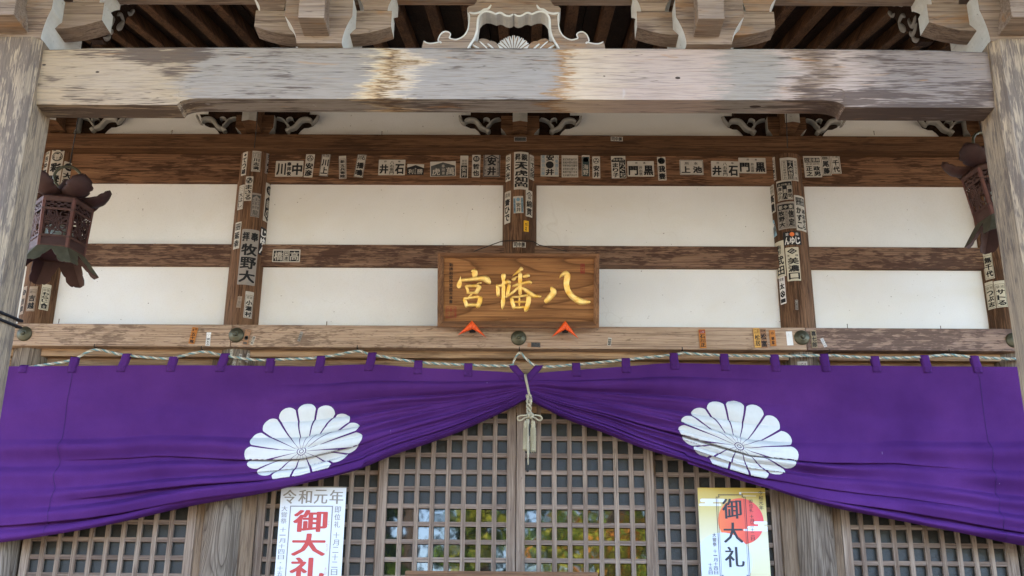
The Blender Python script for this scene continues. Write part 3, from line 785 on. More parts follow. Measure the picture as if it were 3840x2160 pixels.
# chrysanthemum carving inside the strut
fl = bmesh.new(); fo = Vector((cx0+cxm, Yk+.03, zt))
Rf = kk_(1275, 412)[1]
for i in range(13):
    a = math.radians(90+ (i-6)*13.2); r = Rf*(1.0 if abs(i-6) < 6 else .82)*(1-.018*abs(i-6))
    d_ = (math.cos(a), math.sin(a)); yb = -.012
    P = [(d_[0]*r*.14, d_[1]*r*.14+yb, .006), (d_[0]*r*.45, d_[1]*r*.45+yb, .012), (d_[0]*r*.78, d_[1]*r*.78+yb, .0185), (d_[0]*r*.95, d_[1]*r*.95+yb, .0165), (d_[0]*r*1.01, d_[1]*r*1.01+yb, .008)]
    add_ribbon(fl, P, fo, XA, ZA, -YA, .022-.001*abs(i-6), ((-1, 0), (-.8, .9), (-.45, .75), (.45, .75), (.8, .9), (1, 0)), 0, 4)
    add_ribbon(fl, [(x*1, y, w_*.52) for x, y, w_ in P], fo, XA, ZA, -YA, .0225-.001*abs(i-6), ((-1, 0), (-.5, .82), (.5, .82), (1, 0)), 1, 4)
for sg in (-1, 1):
    for k, (x0_, x1_, h_) in enumerate(((.115, .165, .060), (.085, .125, .045), (.15, .2, .04))):
        add_ribbon(fl, [(sg*x0_*.8, 0, .02), (sg*(x0_+x1_)/2*.9, h_*.75, .05), (sg*x1_, h_, .025)], fo, XA, ZA, -YA, .016+.002*k, mat=1)
        add_ribbon(fl, [(sg*x0_*.95, 0.002, .006), (sg*(x0_+x1_)/2, h_*.6, .011), (sg*x1_*.97, h_*.95, .005)], fo, XA, ZA, -YA, .020+.002*k, mat=0)
build('chrysanthemum_carving', fl, [M_WHITE, W['block_x']], porch)
# dark cord wound round the near post
bm = bmesh.new()
for k in range(2):
    za = at(20, 1140+26*k, PY0).z
    x0, x1 = pl_in-PW, pl_in; e = .006
    pts = [(x0-e, PY0-e, za+.04), (x1-.03, PY0-e, za-.01), (x1+e, PY0+.03, za-.02), (x1+e, PY1+e, za+.01), (x0-e, PY1+e, za+.05)]
    add_tube(bm, pts, .006, 8, closed=True)
tag(build('dark_cord', bm, M_BLACK), 'thin black cord wound round the blue-lit porch post', 'cord')
# ------------------------------------------------------------------ purple curtain
YT = -.172
TOPF = [(-200, 924), (0, 922), (183, 921), (370, 919), (560, 919.5), (760, 922), (930, 917), (1050, 925), (1178, 931), (1290, 938), (1322, 944), (1360, 938), (1450, 931), (1575, 922), (1700, 914), (1830, 917), (1960, 919), (2140, 920), (2330, 922), (2520, 923), (2800, 925)]
HEMF = [(-200, 1385), (0, 1364), (187, 1336), (300, 1314), (475, 1272), (644, 1242), (763, 1214), (894, 1182), (979, 1147), (1144, 1088), (1230, 1049), (1290, 1020), (1326, 1003), (1360, 1018), (1428, 1052), (1525, 1088), (1620, 1128), (1763, 1174), (1932, 1226), (2082, 1271), (2257, 1309), (2432, 1344), (2576, 1371), (2800, 1400)]
tp = [ad(a, b, YT) for a, b in TOPF]; hp = [ad(a, b, YT-.05) for a, b in HEMF]
ztop = pchip([p.x for p in tp], [p.z for p in tp]); zhem = pchip([p.x for p in hp], [p.z for p in hp])
XC = ad(1323, 990, YT).x; XCL = ad(-200, 1000, YT).x; XCR = ad(2780, 1000, YT).x
TL = XC-ad(0, 1130, YT).x
HF = 1.14                                            # drop of the cloth, metres
KV = [0, .17, .5, .83, 1]
KT = [0, .09, .2, .42, .7, 1.0, 1.3]
KF = [[0, .44, .62, .86, 1], [0, .40, .61, .86, 1], [0, .345, .645, .885, 1], [0, .295, .735, .93, 1], [0, .215, .585, .875, 1], [0, .175, .52, .85, 1], [0, .17, .5, .83, 1]]
KP = [pchip(KV, k) for k in KF]
def frac(v, t):
    if t >= KT[-1]: return KP[-1](v)
    i = 0
    while t > KT[i+1]: i += 1
    s = (t-KT[i])/(KT[i+1]-KT[i])
    return KP[i](v)*(1-s)+KP[i+1](v)*s
# creases: place down the cloth, reach from the gather (1 = picture edge), depth in metres
FINE = [.08,.19,.30,.40,.49,.57,.655,.74,.825,.905,1.001]
COARSE = [.40,.565,.685,.785,.905,1.001]
CREASE = [(0.1, 0.22, 0.0056), (0.17, 0.26, 0.008), (0.26, 0.34, 0.0103), (0.36, 0.42, 0.0136), (0.46, 0.42, 0.0144), (0.55, 0.88, 0.0477), (0.62, 0.36, 0.0224), (0.68, 0.6, 0.029), (0.74, 0.32, 0.0202), (0.785, 0.85, 0.0578), (0.83, 0.38, 0.0224), (0.87, 0.3, 0.0179), (0.905, 1.15, 0.0693), (0.945, 0.5, 0.0245), (0.975, 0.3, 0.0134)]
def cloth(x, v):
    t = abs(x-XC)/TL; sd = -1 if x < XC else 1
    zt_, zh_ = ztop(x), zhem(x); H = zt_-zh_
    f = frac(v, t)
    df = (frac(min(1, v+.02), t)-frac(max(0, v-.02), t))/(min(1, v+.02)-max(0, v-.02))
    loc = max(.02, H*df)                              # visible metres per unit of v
    y = 0.0; dz = 0.0
    for k, (c, tm, dp) in enumerate(CREASE):
        q = 1-t/tm
        if q <= 0: continue
        prv = CREASE[k-1][0] if k else 0; nxt = CREASE[k+1][0] if k < len(CREASE)-1 else 1.0
        gap = min(c-prv, nxt-c)
        ph = 1.7*k+sd*.9
        cc = c+.45*gap*math.sin(4.2*t+ph)*min(1, t*1.4)
        q = min(1, q*1.6)**.7*(.8+.2*math.sin(ph*2.3+9*t))*min(1, .25+t/.05)
        big_ = .5+.5*min(1, t/.3)
        Dk = min(dp, 2.2*loc*(gap if t < .3 else max(gap, .09)))*q
        d = v-cc
        if c < .5:                                     # soft drawn lines high on the cloth
            s = min((.5*Dk+.006)/loc, .8*gap*(1+2*t))
            y -= Dk*math.exp(-(d/s)**2); y += .5*Dk*math.exp(-((d+1.8*s)/(1.5*s))**2)
        else:                                          # folds: an upper lip rolls over the hollow below it
            s1 = min((.55*Dk+.006)/loc, .9*gap*(1+2*t)); s2 = min((.8*Dk+.004)/loc, .9*gap*(1+2*t))
            m_ = smooth((d+.005)/.010); e1 = math.exp(min(0, d)/s1); e2 = math.exp(-max(0, d)/s2)
            y += (1-m_)*.55*Dk*e1*(1-.75*math.exp(min(0, d)/(.12*s1)))-m_*Dk*e2
            dz += -(1-m_)*.75*Dk*e1+m_*.15*Dk*e2
    # rolled pleats: many near the gather, a few broad ones farther out
    for crs, wt_ in ((FINE, max(0, min(1, 1-(t-.22)/.30))), (COARSE, smooth((t-.12)/.30)*max(.35, min(1, 1.35-t*.8)))):
        if wt_ <= 0: continue
        vw = v+.016*math.sin(3.7*t*sd+9*v)*min(1, t*2)
        for k in range(len(crs)-1):
            if crs[k] <= vw < crs[k+1]:
                pp = (vw-crs[k])/(crs[k+1]-crs[k]); pitch = loc*(crs[k+1]-crs[k])
                k_ = (1.15 if crs is FINE else .85)*min(1, .3+(crs[k]/.55)**2 if crs is COARSE else .35+crs[k])
                A_ = min(.085, k_*pitch)*wt_*(.85+.15*math.sin(5*k+7*t))*min(1, .2+t/.04)
                ex = .9+1.5*smooth((t-.3)/.5) if crs is COARSE else .9
                if crs is COARSE: A_ *= .35+.65*smooth(.5+1.3*mnoise.noise(Vector((x*1.3+k*7.3, k*3.1, sd*2.0))))
                y += A_*math.sin(PI*pp**.75)**ex
                break
    # broad soft billows
    y += .055*mnoise.noise(Vector((x*1.0, v*3.0-t*1.6, 3.1)))*min(1, v*2.5)*min(1, t*4)
    y += .026*mnoise.noise(Vector((x*1.7+v*2.0*sd, v*7.0+sd*1.2*t, 8.7)))*min(1, v*3)*min(1, t*4)
    y += .008*mnoise.noise(Vector((x*5.5-v*5.0*sd, v*11.0+x*2*sd, 1.7)))*min(1, v*4)*min(1, t*3)
    y += .060*v*v*(.4+.6*min(1, t*3))
    hem = max(0, (v-.975)/.025); y -= .03*hem*hem; dz += .008*hem*hem
    z = zt_-H*f+dz*min(1, (1-v)*8+.2)
    return Vector((x, YT-.004-y, z))
curtain = tag(empty('purple_curtain'), 'purple shrine curtain printed with two white chrysanthemum crests, gathered up at the middle', 'curtain')
bm = bmesh.new(); NX, NV = 440, 260
xsC = []
for i in range(NX+1):
    u = i/NX*2-1; a = abs(u)**1.25
    xsC.append(XC+(XCR-XC)*a if u >= 0 else XC-(XC-XCL)*a)
vg = [1-(1-i/NV)**1.12 for i in range(NV+1)]
g = [[bm.verts.new(cloth(x, v)) for v in vg] for x in xsC]
for i in range(NX):
    for j in range(NV): bm.faces.new((g[i][j], g[i][j+1], g[i+1][j+1], g[i+1][j]))
co = build('cloth', bm, M_CLOTH, curtain, True)
# crests printed on the cloth
def on_cloth(x, v, off):
    p = cloth(x, v); e = 1e-3
    a = cloth(x+e, v)-p; b = cloth(x, min(1, v+e))-cloth(x, max(0, v-e))
    n = a.cross(b); n = n.normalized() if n.length > 0 else -YA
    if n.y > 0: n = -n
    return p+n*off
def crest(cx, v0, R):
    bm = bmesh.new()
    def P(x, wv, off=.0022): return bm.verts.new(on_cloth(cx+x, min(.999, max(0, v0+wv/HF)), off))
    n = 16
    for k in range(n):
        a = 2*PI*k/n; ca, sa = math.sin(a), -math.cos(a)
        half = PI/n; rows = []
        RR = 110
        for i in range(RR+1):
            r = R*(.078+.922*i/RR)
            # a petal: straight sides, round end
            wmax = r*math.tan(half)*.885
            capc = R*(1-math.sin(half)*.87); cr_ = R*math.sin(half)*.87
            ww = wmax if r < capc else math.sqrt(max(0, cr_*cr_-(r-capc)**2))*min(1, wmax/cr_ if r < capc else 1)
            ww = min(ww, wmax)
            rows.append([P(r*ca+s*ww*-sa*1, r*sa+s*ww*ca) for s in [-1+2*q_/14 for q_ in range(15)]])
        for A_, B_ in zip(rows, rows[1:]):
            for j in range(14): bm.faces.new((A_[j], A_[j+1], B_[j+1], B_[j]))
    # calyx in the middle
    for r0, r1 in ((0, .028), (.04, .066)):
        ra = [P(R*r0*math.cos(2*PI*k/20), R*r0*math.sin(2*PI*k/20), .0026) for k in range(20)] if r0 else [P(0, 0, .0026)]
        rb2 = [P(R*r1*math.cos(2*PI*k/20), R*r1*math.sin(2*PI*k/20), .0026) for k in range(20)]
        for k in range(20):
            if r0: bm.faces.new((ra[k], ra[(k+1) % 20], rb2[(k+1) % 20], rb2[k]))
            else: bm.faces.new((ra[0], rb2[k], rb2[(k+1) % 20]))
    return build('chrysanthemum_crest', bm, M_CREST, curtain, True)
Rc = (ad(907, 1130, YT-.05).x-ad(612, 1130, YT-.05).x)/2
crest(ad(763, 1130, YT-.05).x, .505, Rc); crest(ad(1856, 1110, YT-.05).x, .495, Rc)
# sewn seams
for px in (183, 2460):
    bm = bmesh.new(); x = ad(px, 930, YT).x; pts = []
    for i in range(90):
        v = .0+.985*i/89; xx_ = x+(.010*math.sin(v*38) if px < 1000 else .004*math.sin(v*20))*min(1, max(0, v-.3)*2)
        pts.append(on_cloth(xx_, v, .0006))
    add_tube(bm, pts, .0017, 5); build('seam', bm, M_SEAM, curtain)
# rope and hooks
RP = [(-60, 926), (60, 924), (110, 918), (180, 906), (238, 880), (305, 892), (380, 900), (431, 901), (507, 885), (556, 893), (640, 905), (720, 903.5), (805, 899.5), (899, 883.5), (930, 891), (1052, 911), (1178, 918), (1280, 920), (1292, 908), (1306.5, 887), (1322, 901), (1343, 918), (1372, 923), (1450, 917), (1575, 905), (1696, 892), (1716, 888), (1745, 890), (1824, 894), (1951, 896), (2087, 894), (2130, 897), (2204, 900), (2270, 900), (2331, 897), (2387, 893), (2457, 899), (2560, 903), (2680, 900)]
YR = -.150
rp = smoothpts([tuple(ad(a, b, YR)) for a, b in RP], 6)
# resample evenly
pts = [Vector(p) for p in rp]; L = [0]
for a, b in zip(pts, pts[1:]): L.append(L[-1]+(b-a).length)
def rope_at(s):
    for i in range(len(L)-1):
        if s <= L[i+1]: return pts[i].lerp(pts[i+1], (s-L[i])/max(1e-9, L[i+1]-L[i]))
    return pts[-1]
rope = tag(empty('twisted_rope'), 'thin twisted teal and cream rope that carries the purple curtain', 'rope')
RRD = .0085
for k, mt in enumerate((M_ROPE_C, M_ROPE_T, M_ROPE_B)):
    bm = bmesh.new(); n = int(L[-1]/.011); hp_ = []
    for i in range(n+1):
        s = L[-1]*i/n; p = rope_at(s); a = 2*PI*(s/.062+k/3)
        hp_.append(p+Vector((0, math.cos(a)*RRD*.56, math.sin(a)*RRD*.56)))
    add_tube(bm, hp_, RRD*.56, 6); build('strand', bm, mt, rope)
for px, py in ((238, 880), (507, 885), (899, 883.5), (1306.5, 887), (1716, 888), (2087, 893), (2387, 893)):
    c = ad(px, py, YR)
    bm = bmesh.new()
    add_tube(bm, [c+Vector((0, .075, .02)), c+Vector((0, .01, .02)), c+Vector((0, -.012, .012)), c+Vector((0, -.016, .024)), c+Vector((0, -.012, .034))], .003, 6)
    build('rope_hook', bm, M_IRON, hall)
# loops sewn to the top of the cloth
TABS = [(60, 0), (184, -1), (309, 9), (432, 3), (557, 10), (679, 0), (804, 3), (930, 8), (1052, 0), (1178, 0), (1296, -38), (1340, 38), (1450, -2), (1575, 0), (1697, -1), (1824, -1), (1951, 0), (2077, -1), (2204, 0), (2331, -2), (2457, -2)]
TW = .0515
for px, tilt in TABS:
    x = ad(px, 915, YT).x
    if abs(tilt) > 20: x = ad(1309 if tilt < 0 else 1337, 940, YT).x
    zc = ztop(x)
    top = None
    for q in pts:
        if top is None or abs(q.x-x) < abs(top.x-x): top = q
    zr_ = top.z
    if abs(tilt) > 20:
        zr_ = zc+.055; 
    if px == 60: zr_ = zc+.004
    hgt = zr_-zc
    sl = math.tan(math.radians(tilt))
    bm = bmesh.new()
    def rows_for(zlist, ys):
        prev = None
        for z, y in zip(zlist, ys):
            dx = (z-zc)*sl
            q = [bm.verts.new((x+dx+s*TW/2, y+.0015*math.sin(s*3+z*40), z)) for s in (-1, -.33, .33, 1)]
            if prev:
                for j in range(3): bm.faces.new((prev[j], prev[j+1], q[j+1], q[j]))
            prev = q
    base = cloth(x, .04).y
    zl_ = [zc-.043, zc-.03, zc-.012, zc, zc+hgt*.5, zr_-.004, zr_+.005, zr_+.0105, zr_+.006, zr_-.003, zc+hgt*.4, zc-.02]
    yl_ = [base-.004, base-.0045, base-.0045, YT-.0065, YR-.0165, YR-.0135, YR-.0105, YR, YR+.0105, YR+.0125, YR+.006, YT+.004]
    rows_for(zl_, yl_)
    tb = build('loop_tab', bm, M_CLOTH, curtain, True)
    sm = tb.modifiers.new('thick', 'SOLIDIFY'); sm.thickness = .0025; sm.offset = 0
    bm = bmesh.new()
    zz_ = [(-.5, -.041), (.5, -.041), (.5, -.008), (-.5, -.008)]
    c_ = [Vector((x+a*TW*.88+b*sl, base-.0068, zc+b)) for a, b in zz_]
    for a, b in ((0, 2), (1, 3), (0, 1), (3, 2)):
        add_tube(bm, [c_[a], c_[b]], .0007, 4)
    build('cross_stitch', bm, M_SEAM, tb)

# tassel cord tied round the gathered middle
tas = tag(empty('tassel_cord', (0, 0, 0)), 'cream silk cord with bow knot and two tassels tied round the gathered purple curtain', 'tassel cord')
YS = YT-.075
def tq(zx, zy, y=YS): return at(1890+zx*200/580, 1300+zy*500/1449, y)
bm = bmesh.new()
add_tube(bm, [tq(228, 305, YT-.02), tq(240, 370, YT-.03), tq(258, 450, YT-.045), tq(273, 520, YT-.075)], .0065, 8)
add_tube(bm, [tq(234, 300, YT-.018), tq(248, 370, YT-.026), tq(266, 450, YT-.04), tq(279, 520, YT-.07)], .0045, 8)
build('tie_loop', bm, M_CREAM, tas)
bm = bmesh.new()
for k in range(3):
    P = []
    for i in range(26):
        t = i/25; a = t*2*PI*1.6+k*2.1
        P.append(tq(272+26*math.sin(a)*(1-.35*t), 525+t*255, YS-.012*math.cos(a)))
    add_tube(bm, P, .0062, 8)
for k in range(2):
    P = [tq(275+22*math.cos(a)*(1 if k else .8), 560+38*math.sin(a)+k*30, YS-.010-.012*math.sin(a*2+k)) for a in [i/14*2*PI for i in range(15)]]
    add_tube(bm, P, .006, 8)
build('knot', bm, M_CREAM, tas)
bm = bmesh.new()
for sg, ex, ey in ((-1, 148, 785), (1, 410, 782)):
    cx_ = 285
    P = [(cx_, 745), (cx_+(ex-cx_)*.5, 748 if sg < 0 else 745), (ex+ -sg*22, 752), (ex, 772), (ex-sg*8, 798), (ex-sg*40, 798), (cx_+(ex-cx_)*.4, 772), (cx_, 762)]
    add_tube(bm, [Vector(p) for p in smoothpts([tuple(tq(a, b, YS-.018-.01*math.sin(i))) for i, (a, b) in enumerate(P)], 5)], .0055, 8)
for k in range(2):
    P = [tq(292+22*math.cos(a), 748+30*math.sin(a)*(1 if k else .7), YS-.022-.008*math.sin(2*a+k)) for a in [i/14*2*PI for i in range(15)]]
    add_tube(bm, P, .0055, 8)
build('bow', bm, M_CREAM, tas)
for x0_, x1_, yb in ((235, 238, 1122), (312, 314, 1130)):
    bm = bmesh.new(); a, b = tq(x0_+4, 812, YS-.004), tq(x1_, yb, YS-.004)
    hw = (tq(345, 900).x-tq(283, 900).x)/2*1.0
    add_tube(bm, [tq(x0_+ (25 if x0_ < 300 else -18), 770, YS), a], .005, 8)
    M = Matrix.Translation(a)
    h_ = a.z-b.z
    add_lathe(bm, [(.3*hw, .004), (.7*hw, 0), (.86*hw, -.02), (.80*hw, -.03), (.92*hw, -.06), (hw, -h_*.6), (1.04*hw, -h_)], M, 20)
    for _ in range(150):
        an = rnd.uniform(0, 2*PI); r1 = rnd.uniform(.8, 1.02)
        dz_ = rnd.uniform(-.012, .014)
        add_tube(bm, [a+Vector((.9*hw*math.cos(an), .9*hw*math.sin(an), -.04)), a+Vector((hw*1.02*math.cos(an), hw*1.02*math.sin(an), -h_*.6)), a+Vector((hw*r1*1.05*math.cos(an+.05), hw*r1*1.05*math.sin(an+.05), -h_+dz_))], .0011, 3, cap=False)
    build('tassel', bm, M_TASSEL, tas)
bm = bmesh.new()
for k in range(2):
    P = [tq(262+ (4 if k else -3)+4*math.sin(i*.9+k*2), 790+i*(55 if not k else 46), YS-.035) for i in range(10)]
    add_tube(bm, P, .0038, 6)
build('pull_string', bm, M_CREAM, tas)
bm = bmesh.new(); c = tq(257, 1345, YS-.035)
add_lathe(bm, [(0, .008), (.007, .006), (.009, 0), (.007, -.008), (0, -.011)], Matrix.Translation(c), 12); build('bead', bm, M_IRON, tas)

# ------------------------------------------------------------------ name plaque
PT = PITCH
pU = XA; pV = Vector((0, -math.sin(PT), math.cos(PT))); pN = Vector((0, -math.cos(PT), -math.sin(PT)))
pB = ad(1304, 826.5, -.205)             # bottom centre rests on the lintel's lip
pO = pB
def pz(zx, zy, off=0.0):
    v = atp(1630+zx*630/2576, 940+zy*350/1431, pO+pN*off, pN)-pO
    return (v.dot(pU), v.dot(pV))
plaque = tag(empty('name_plaque'), 'wooden shrine name plaque with three gilded brush characters, leaning from the lintel', 'name plaque')
L_, T_ = pz(48, 30); R_, B_ = pz(2520, 1190)
l2, t2 = pz(138, 105); r2, b2 = pz(2438, 1092)
def P3(a, b, n=0.0): return pO+pU*a+pV*b+pN*n
Mp = Matrix((pU, pV, pN)).transposed().to_4x4(); Mp.translation = pO
bm = bmesh.new(); add_box(bm, l2-.02, r2+.02, b2-.02, t2+.02, -.028, -.012, .002, 0, Mp); build('board', bm, W['sign_x'], plaque)
bm = bmesh.new()
def quadprism(pts, z0, z1, mat=0):
    add_prism(bm, pts, pO+pN*z1, pU, pV, pN, z1-z0, mat, mat)
def framebar(A, B, Ci, Di, nm, mt):
    global bm
    bm = bmesh.new(); b = bmesh.new()
    # moulded section: high outer edge falling to the board
    ring = []
    def q(p, n): return b.verts.new(P3(p[0], p[1], n))
    lerp = lambda p, r, t: (p[0]+(r[0]-p[0])*t, p[1]+(r[1]-p[1])*t)
    secs = []
    for (o_, i_) in ((A, Di), (B, Ci)):
        secs.append([q(o_, -.03), q(o_, .012), q(lerp(o_, i_, .12), .016), q(lerp(o_, i_, .55), .014), q(lerp(o_, i_, .93), .002), q(i_, -.002), q(i_, -.03)])
    for k in range(7): b.faces.new((secs[0][k], secs[0][(k+1) % 7], secs[1][(k+1) % 7], secs[1][k]))
    b.faces.new(secs[0]); b.faces.new(secs[1][::-1]); bmesh.ops.recalc_face_normals(b, faces=b.faces[:])
    merge(bm, b); build(nm, bm, mt, plaque)
e = .0004
framebar((L_, T_), (R_, T_), (r2, t2), (l2, t2), 'frame_side', W['signframe_x'])
framebar((R_, B_), (L_, B_), (l2, b2), (r2, b2), 'frame_side', W['signframe_x'])
framebar((L_+e, B_), (L_+e, T_), (l2+e, t2), (l2+e, b2), 'frame_side', W['signframe_z'])
framebar((R_-e, T_), (R_-e, B_), (r2-e, b2), (r2-e, t2), 'frame_side', W['signframe_z'])
CH = [  # brush strokes of the three characters: (x, y, width) on the enlarged photograph
 [[(555,315,14),(600,320,95),(612,365,92),(595,410,55)], [(397,390,8),(392,440,36),(378,500,78),(372,545,76),(385,580,40)],
  [(405,455,60),(500,445,60),(640,432,66),(740,425,88),(795,445,110),(840,490,62),(858,508,18)], [(720,492,30),(665,500,18),(640,516,8)],
  [(462,545,40),(560,540,48),(685,538,56)], [(478,545,40),(503,600,45),(508,655,42)], [(698,535,62),(668,590,72),(628,655,62)], [(488,650,36),(580,646,34),(665,650,58)],
  [(575,658,40),(525,708,24),(495,748,12)], [(435,735,52),(560,722,42),(690,705,50)], [(445,735,55),(475,800,60),(490,872,52)], [(695,700,72),(692,775,76),(648,880,68)], [(488,838,50),(580,832,52),(660,832,52)]],
 [[(955,515,48),(970,610,60),(970,708,48)], [(942,542,38),(1030,530,50),(1110,478,65),(1165,500,58)], [(1055,350,60),(1055,400,76),(1052,470,46),(1055,560,56),(1052,700,60),(1046,800,66),(1034,900,25)],
  [(1148,510,52),(1130,600,60),(1110,705,55)], [(1115,712,48),(1078,702,28)], [(1348,262,72),(1292,312,50),(1190,390,10)], [(1312,330,60),(1310,420,66),(1310,550,58),(1310,690,54)],
  [(1188,425,46),(1216,440,50),(1250,405,24),(1290,400,22)], [(1350,402,34),(1400,390,60),(1432,384,58),(1442,405,36)], [(1188,548,38),(1290,515,50),(1400,490,50),(1455,484,55),(1492,502,38)],
  [(1292,550,46),(1220,622,44),(1140,680,40),(1090,716,24)], [(1330,560,46),(1420,622,66),(1500,682,76),(1565,700,52),(1638,700,34)], [(1172,718,50),(1195,800,65),(1220,898,56)],
  [(1180,715,40),(1290,705,34),(1435,680,44)], [(1440,690,70),(1438,780,74),(1402,895,70),(1370,916,58)], [(1300,700,30),(1298,862,32)], [(1205,790,28),(1300,786,30),(1415,786,30)], [(1212,872,38),(1300,872,44),(1385,866,44)]],
 [[(1778,555,22),(1802,590,70),(1822,635,98),(1782,700,94),(1712,768,78),(1684,790,46)], [(1912,422,10),(1950,375,50),(2010,352,88),(2036,400,96),(2020,500,90),(2048,620,90),(2120,708,96),(2230,778,108),(2325,788,74),(2395,790,34)]]]
sc_ = pz(1001, 600)[0]-pz(1, 600)[0]
sc_ /= 1000
for strokes in CH:
    bm = bmesh.new()
    for i, st in enumerate(strokes):
        add_ribbon(bm, [(*pz(x, y), w_*sc_) for x, y, w_ in st], pO-pN*.012, pU, pV, pN, .0075+.0006*((i*7) % 5), ((-1, 0), (-.84, .8), (-.35, 1), (.35, 1), (.84, .8), (1, 0)), 0, 6, -.0005, jag=.0007)
    build('gilded_character', bm, M_GOLD, plaque)
M_INK = plain('black_ink', (.010,.010,.011), .7, .3, var=.1)
M_RED = plain('red_seal_ink', (.25,.022,.018), .7, .3, var=.2)
# wire that steadies the plaque
wire = bmesh.new()
a = at(1778, 942, -.42); b_ = at(1880, 905, -.13); cpt = [at(1880+(2000-1880)*k/6, 905+ (1-abs(k-3)/3)**.5*-3, -.118-.012*math.sin(PI*k/6)) for k in range(7)]
c2 = at(2022, 919, -.13); d2 = at(2125, 942, -.42)
add_tube(wire, [a, b_]+cpt+[c2, d2], .0032, 6)
tag(build('plaque_wire', wire, M_IRON), 'thin dark wire looped round the middle column above the plaque', 'wire')
# two orange triangular cushions under the plaque
for (tx, ty), (lx, ly), (rx, ry), lab in (((575,1068),(350,1300),(797,1335),'orange silk corner cushion under the plaque, below its leftmost gold character'), ((2000,1072),(1790,1330),(2212,1355),'orange silk corner cushion under the plaque, below its rightmost gold character')):
    cu = tag(empty('corner_cushion'), lab, 'cushion', 'orange cushions under the name plaque')
    bm = bmesh.new(); off = .038
    T3 = P3(*pz(tx, ty), off-.012); Lp = at(1630+lx*630/2576, 940+ly*350/1431, -.185); Rp = at(1630+rx*630/2576, 940+ry*350/1431, -.185)
    mid_ = at(1630+(tx+6)*630/2576, 940+(ty+135)*350/1431, -.24)
    for a_, s_ in ((Lp, -1), (Rp, 1)):
        # one padded wing from the peak to the tip
        n = 9; ringsv = []
        for i in range(n):
            t = i/(n-1)
            p = T3.lerp(a_, t); inner = mid_.lerp(a_, t)
            w_ = (inner-p)
            cs = []
            for k in range(10):
                an = 2*PI*k/10
                cs.append(bm.verts.new(p+w_*(.5-.5*math.cos(an))+pN*(.026*math.sin(an)*(math.sin(PI*min(1, (1-t)*.9+.08)))**.7)))
            ringsv.append(cs)
        for A_, B_2 in zip(ringsv, ringsv[1:]):
            for k in range(10): f = bm.faces.new((A_[k], A_[(k+1) % 10], B_2[(k+1) % 10], B_2[k])); f.smooth = True
        bm.faces.new(ringsv[0]); bm.faces.new(ringsv[-1])
    build('padding', bm, M_ORANGE, cu)
    bm = bmesh.new()
    q = [at(1630+(tx+dx)*630/2576, 940+(ty+dy)*350/1431, -.232) for dx, dy in ((-42, 108), (48, 108), (48, 168), (-42, 168))]
    fr = [bm.verts.new(v) for v in q]; bk = [bm.verts.new(v+YA*.03) for v in q]
    bm.faces.new(fr); bm.faces.new(bk[::-1])
    for i in range(4): bm.faces.new((fr[i], bk[i], bk[(i+1) % 4], fr[(i+1) % 4]))
    build('black_tie', bm, M_BLACK, cu)

# ------------------------------------------------------------------ offering box: only its top rail reaches the picture
ob = tag(empty('offering_box'), 'dark brown wooden offering box whose top rail stands before the lattice doors', 'offering box')
y0 = -1.15
a, b = at(1519, 2139, y0), at(2243, 2143, y0)
zt_ = a.z
box('top_rail', a.x, b.x, y0, y0+.07, zt_-.085, zt_, W['box_x'], ob, .006)
box('top_rail', a.x, b.x, y0+.62, y0+.69, zt_-.085, zt_, W['box_x'], ob, .006)
for x in (a.x, b.x-.06): box('side_rail', x, x+.06, y0+.0705, y0+.6195, zt_-.085, zt_-.002, W['box_x'], ob, .005)
box('front_panel', a.x+.02, b.x-.02, y0+.015, y0+.05, FLOOR, zt_-.0855, W['box_x'], ob, .004)
box('back_panel', a.x+.02, b.x-.02, y0+.64, y0+.675, FLOOR, zt_-.0855, W['box_x'], ob, .004)
for x in (a.x+.01, b.x-.045): box('side_panel', x, x+.03, y0+.055, y0+.635, FLOOR, zt_-.0855, W['box_x'], ob, .004)
k = 0; y = y0+.11
while y < y0+.58:
    box('slat', a.x+.061, b.x-.061, y, y+.03, zt_-.07, zt_-.035, W['box_x'], ob, .003); y += .075

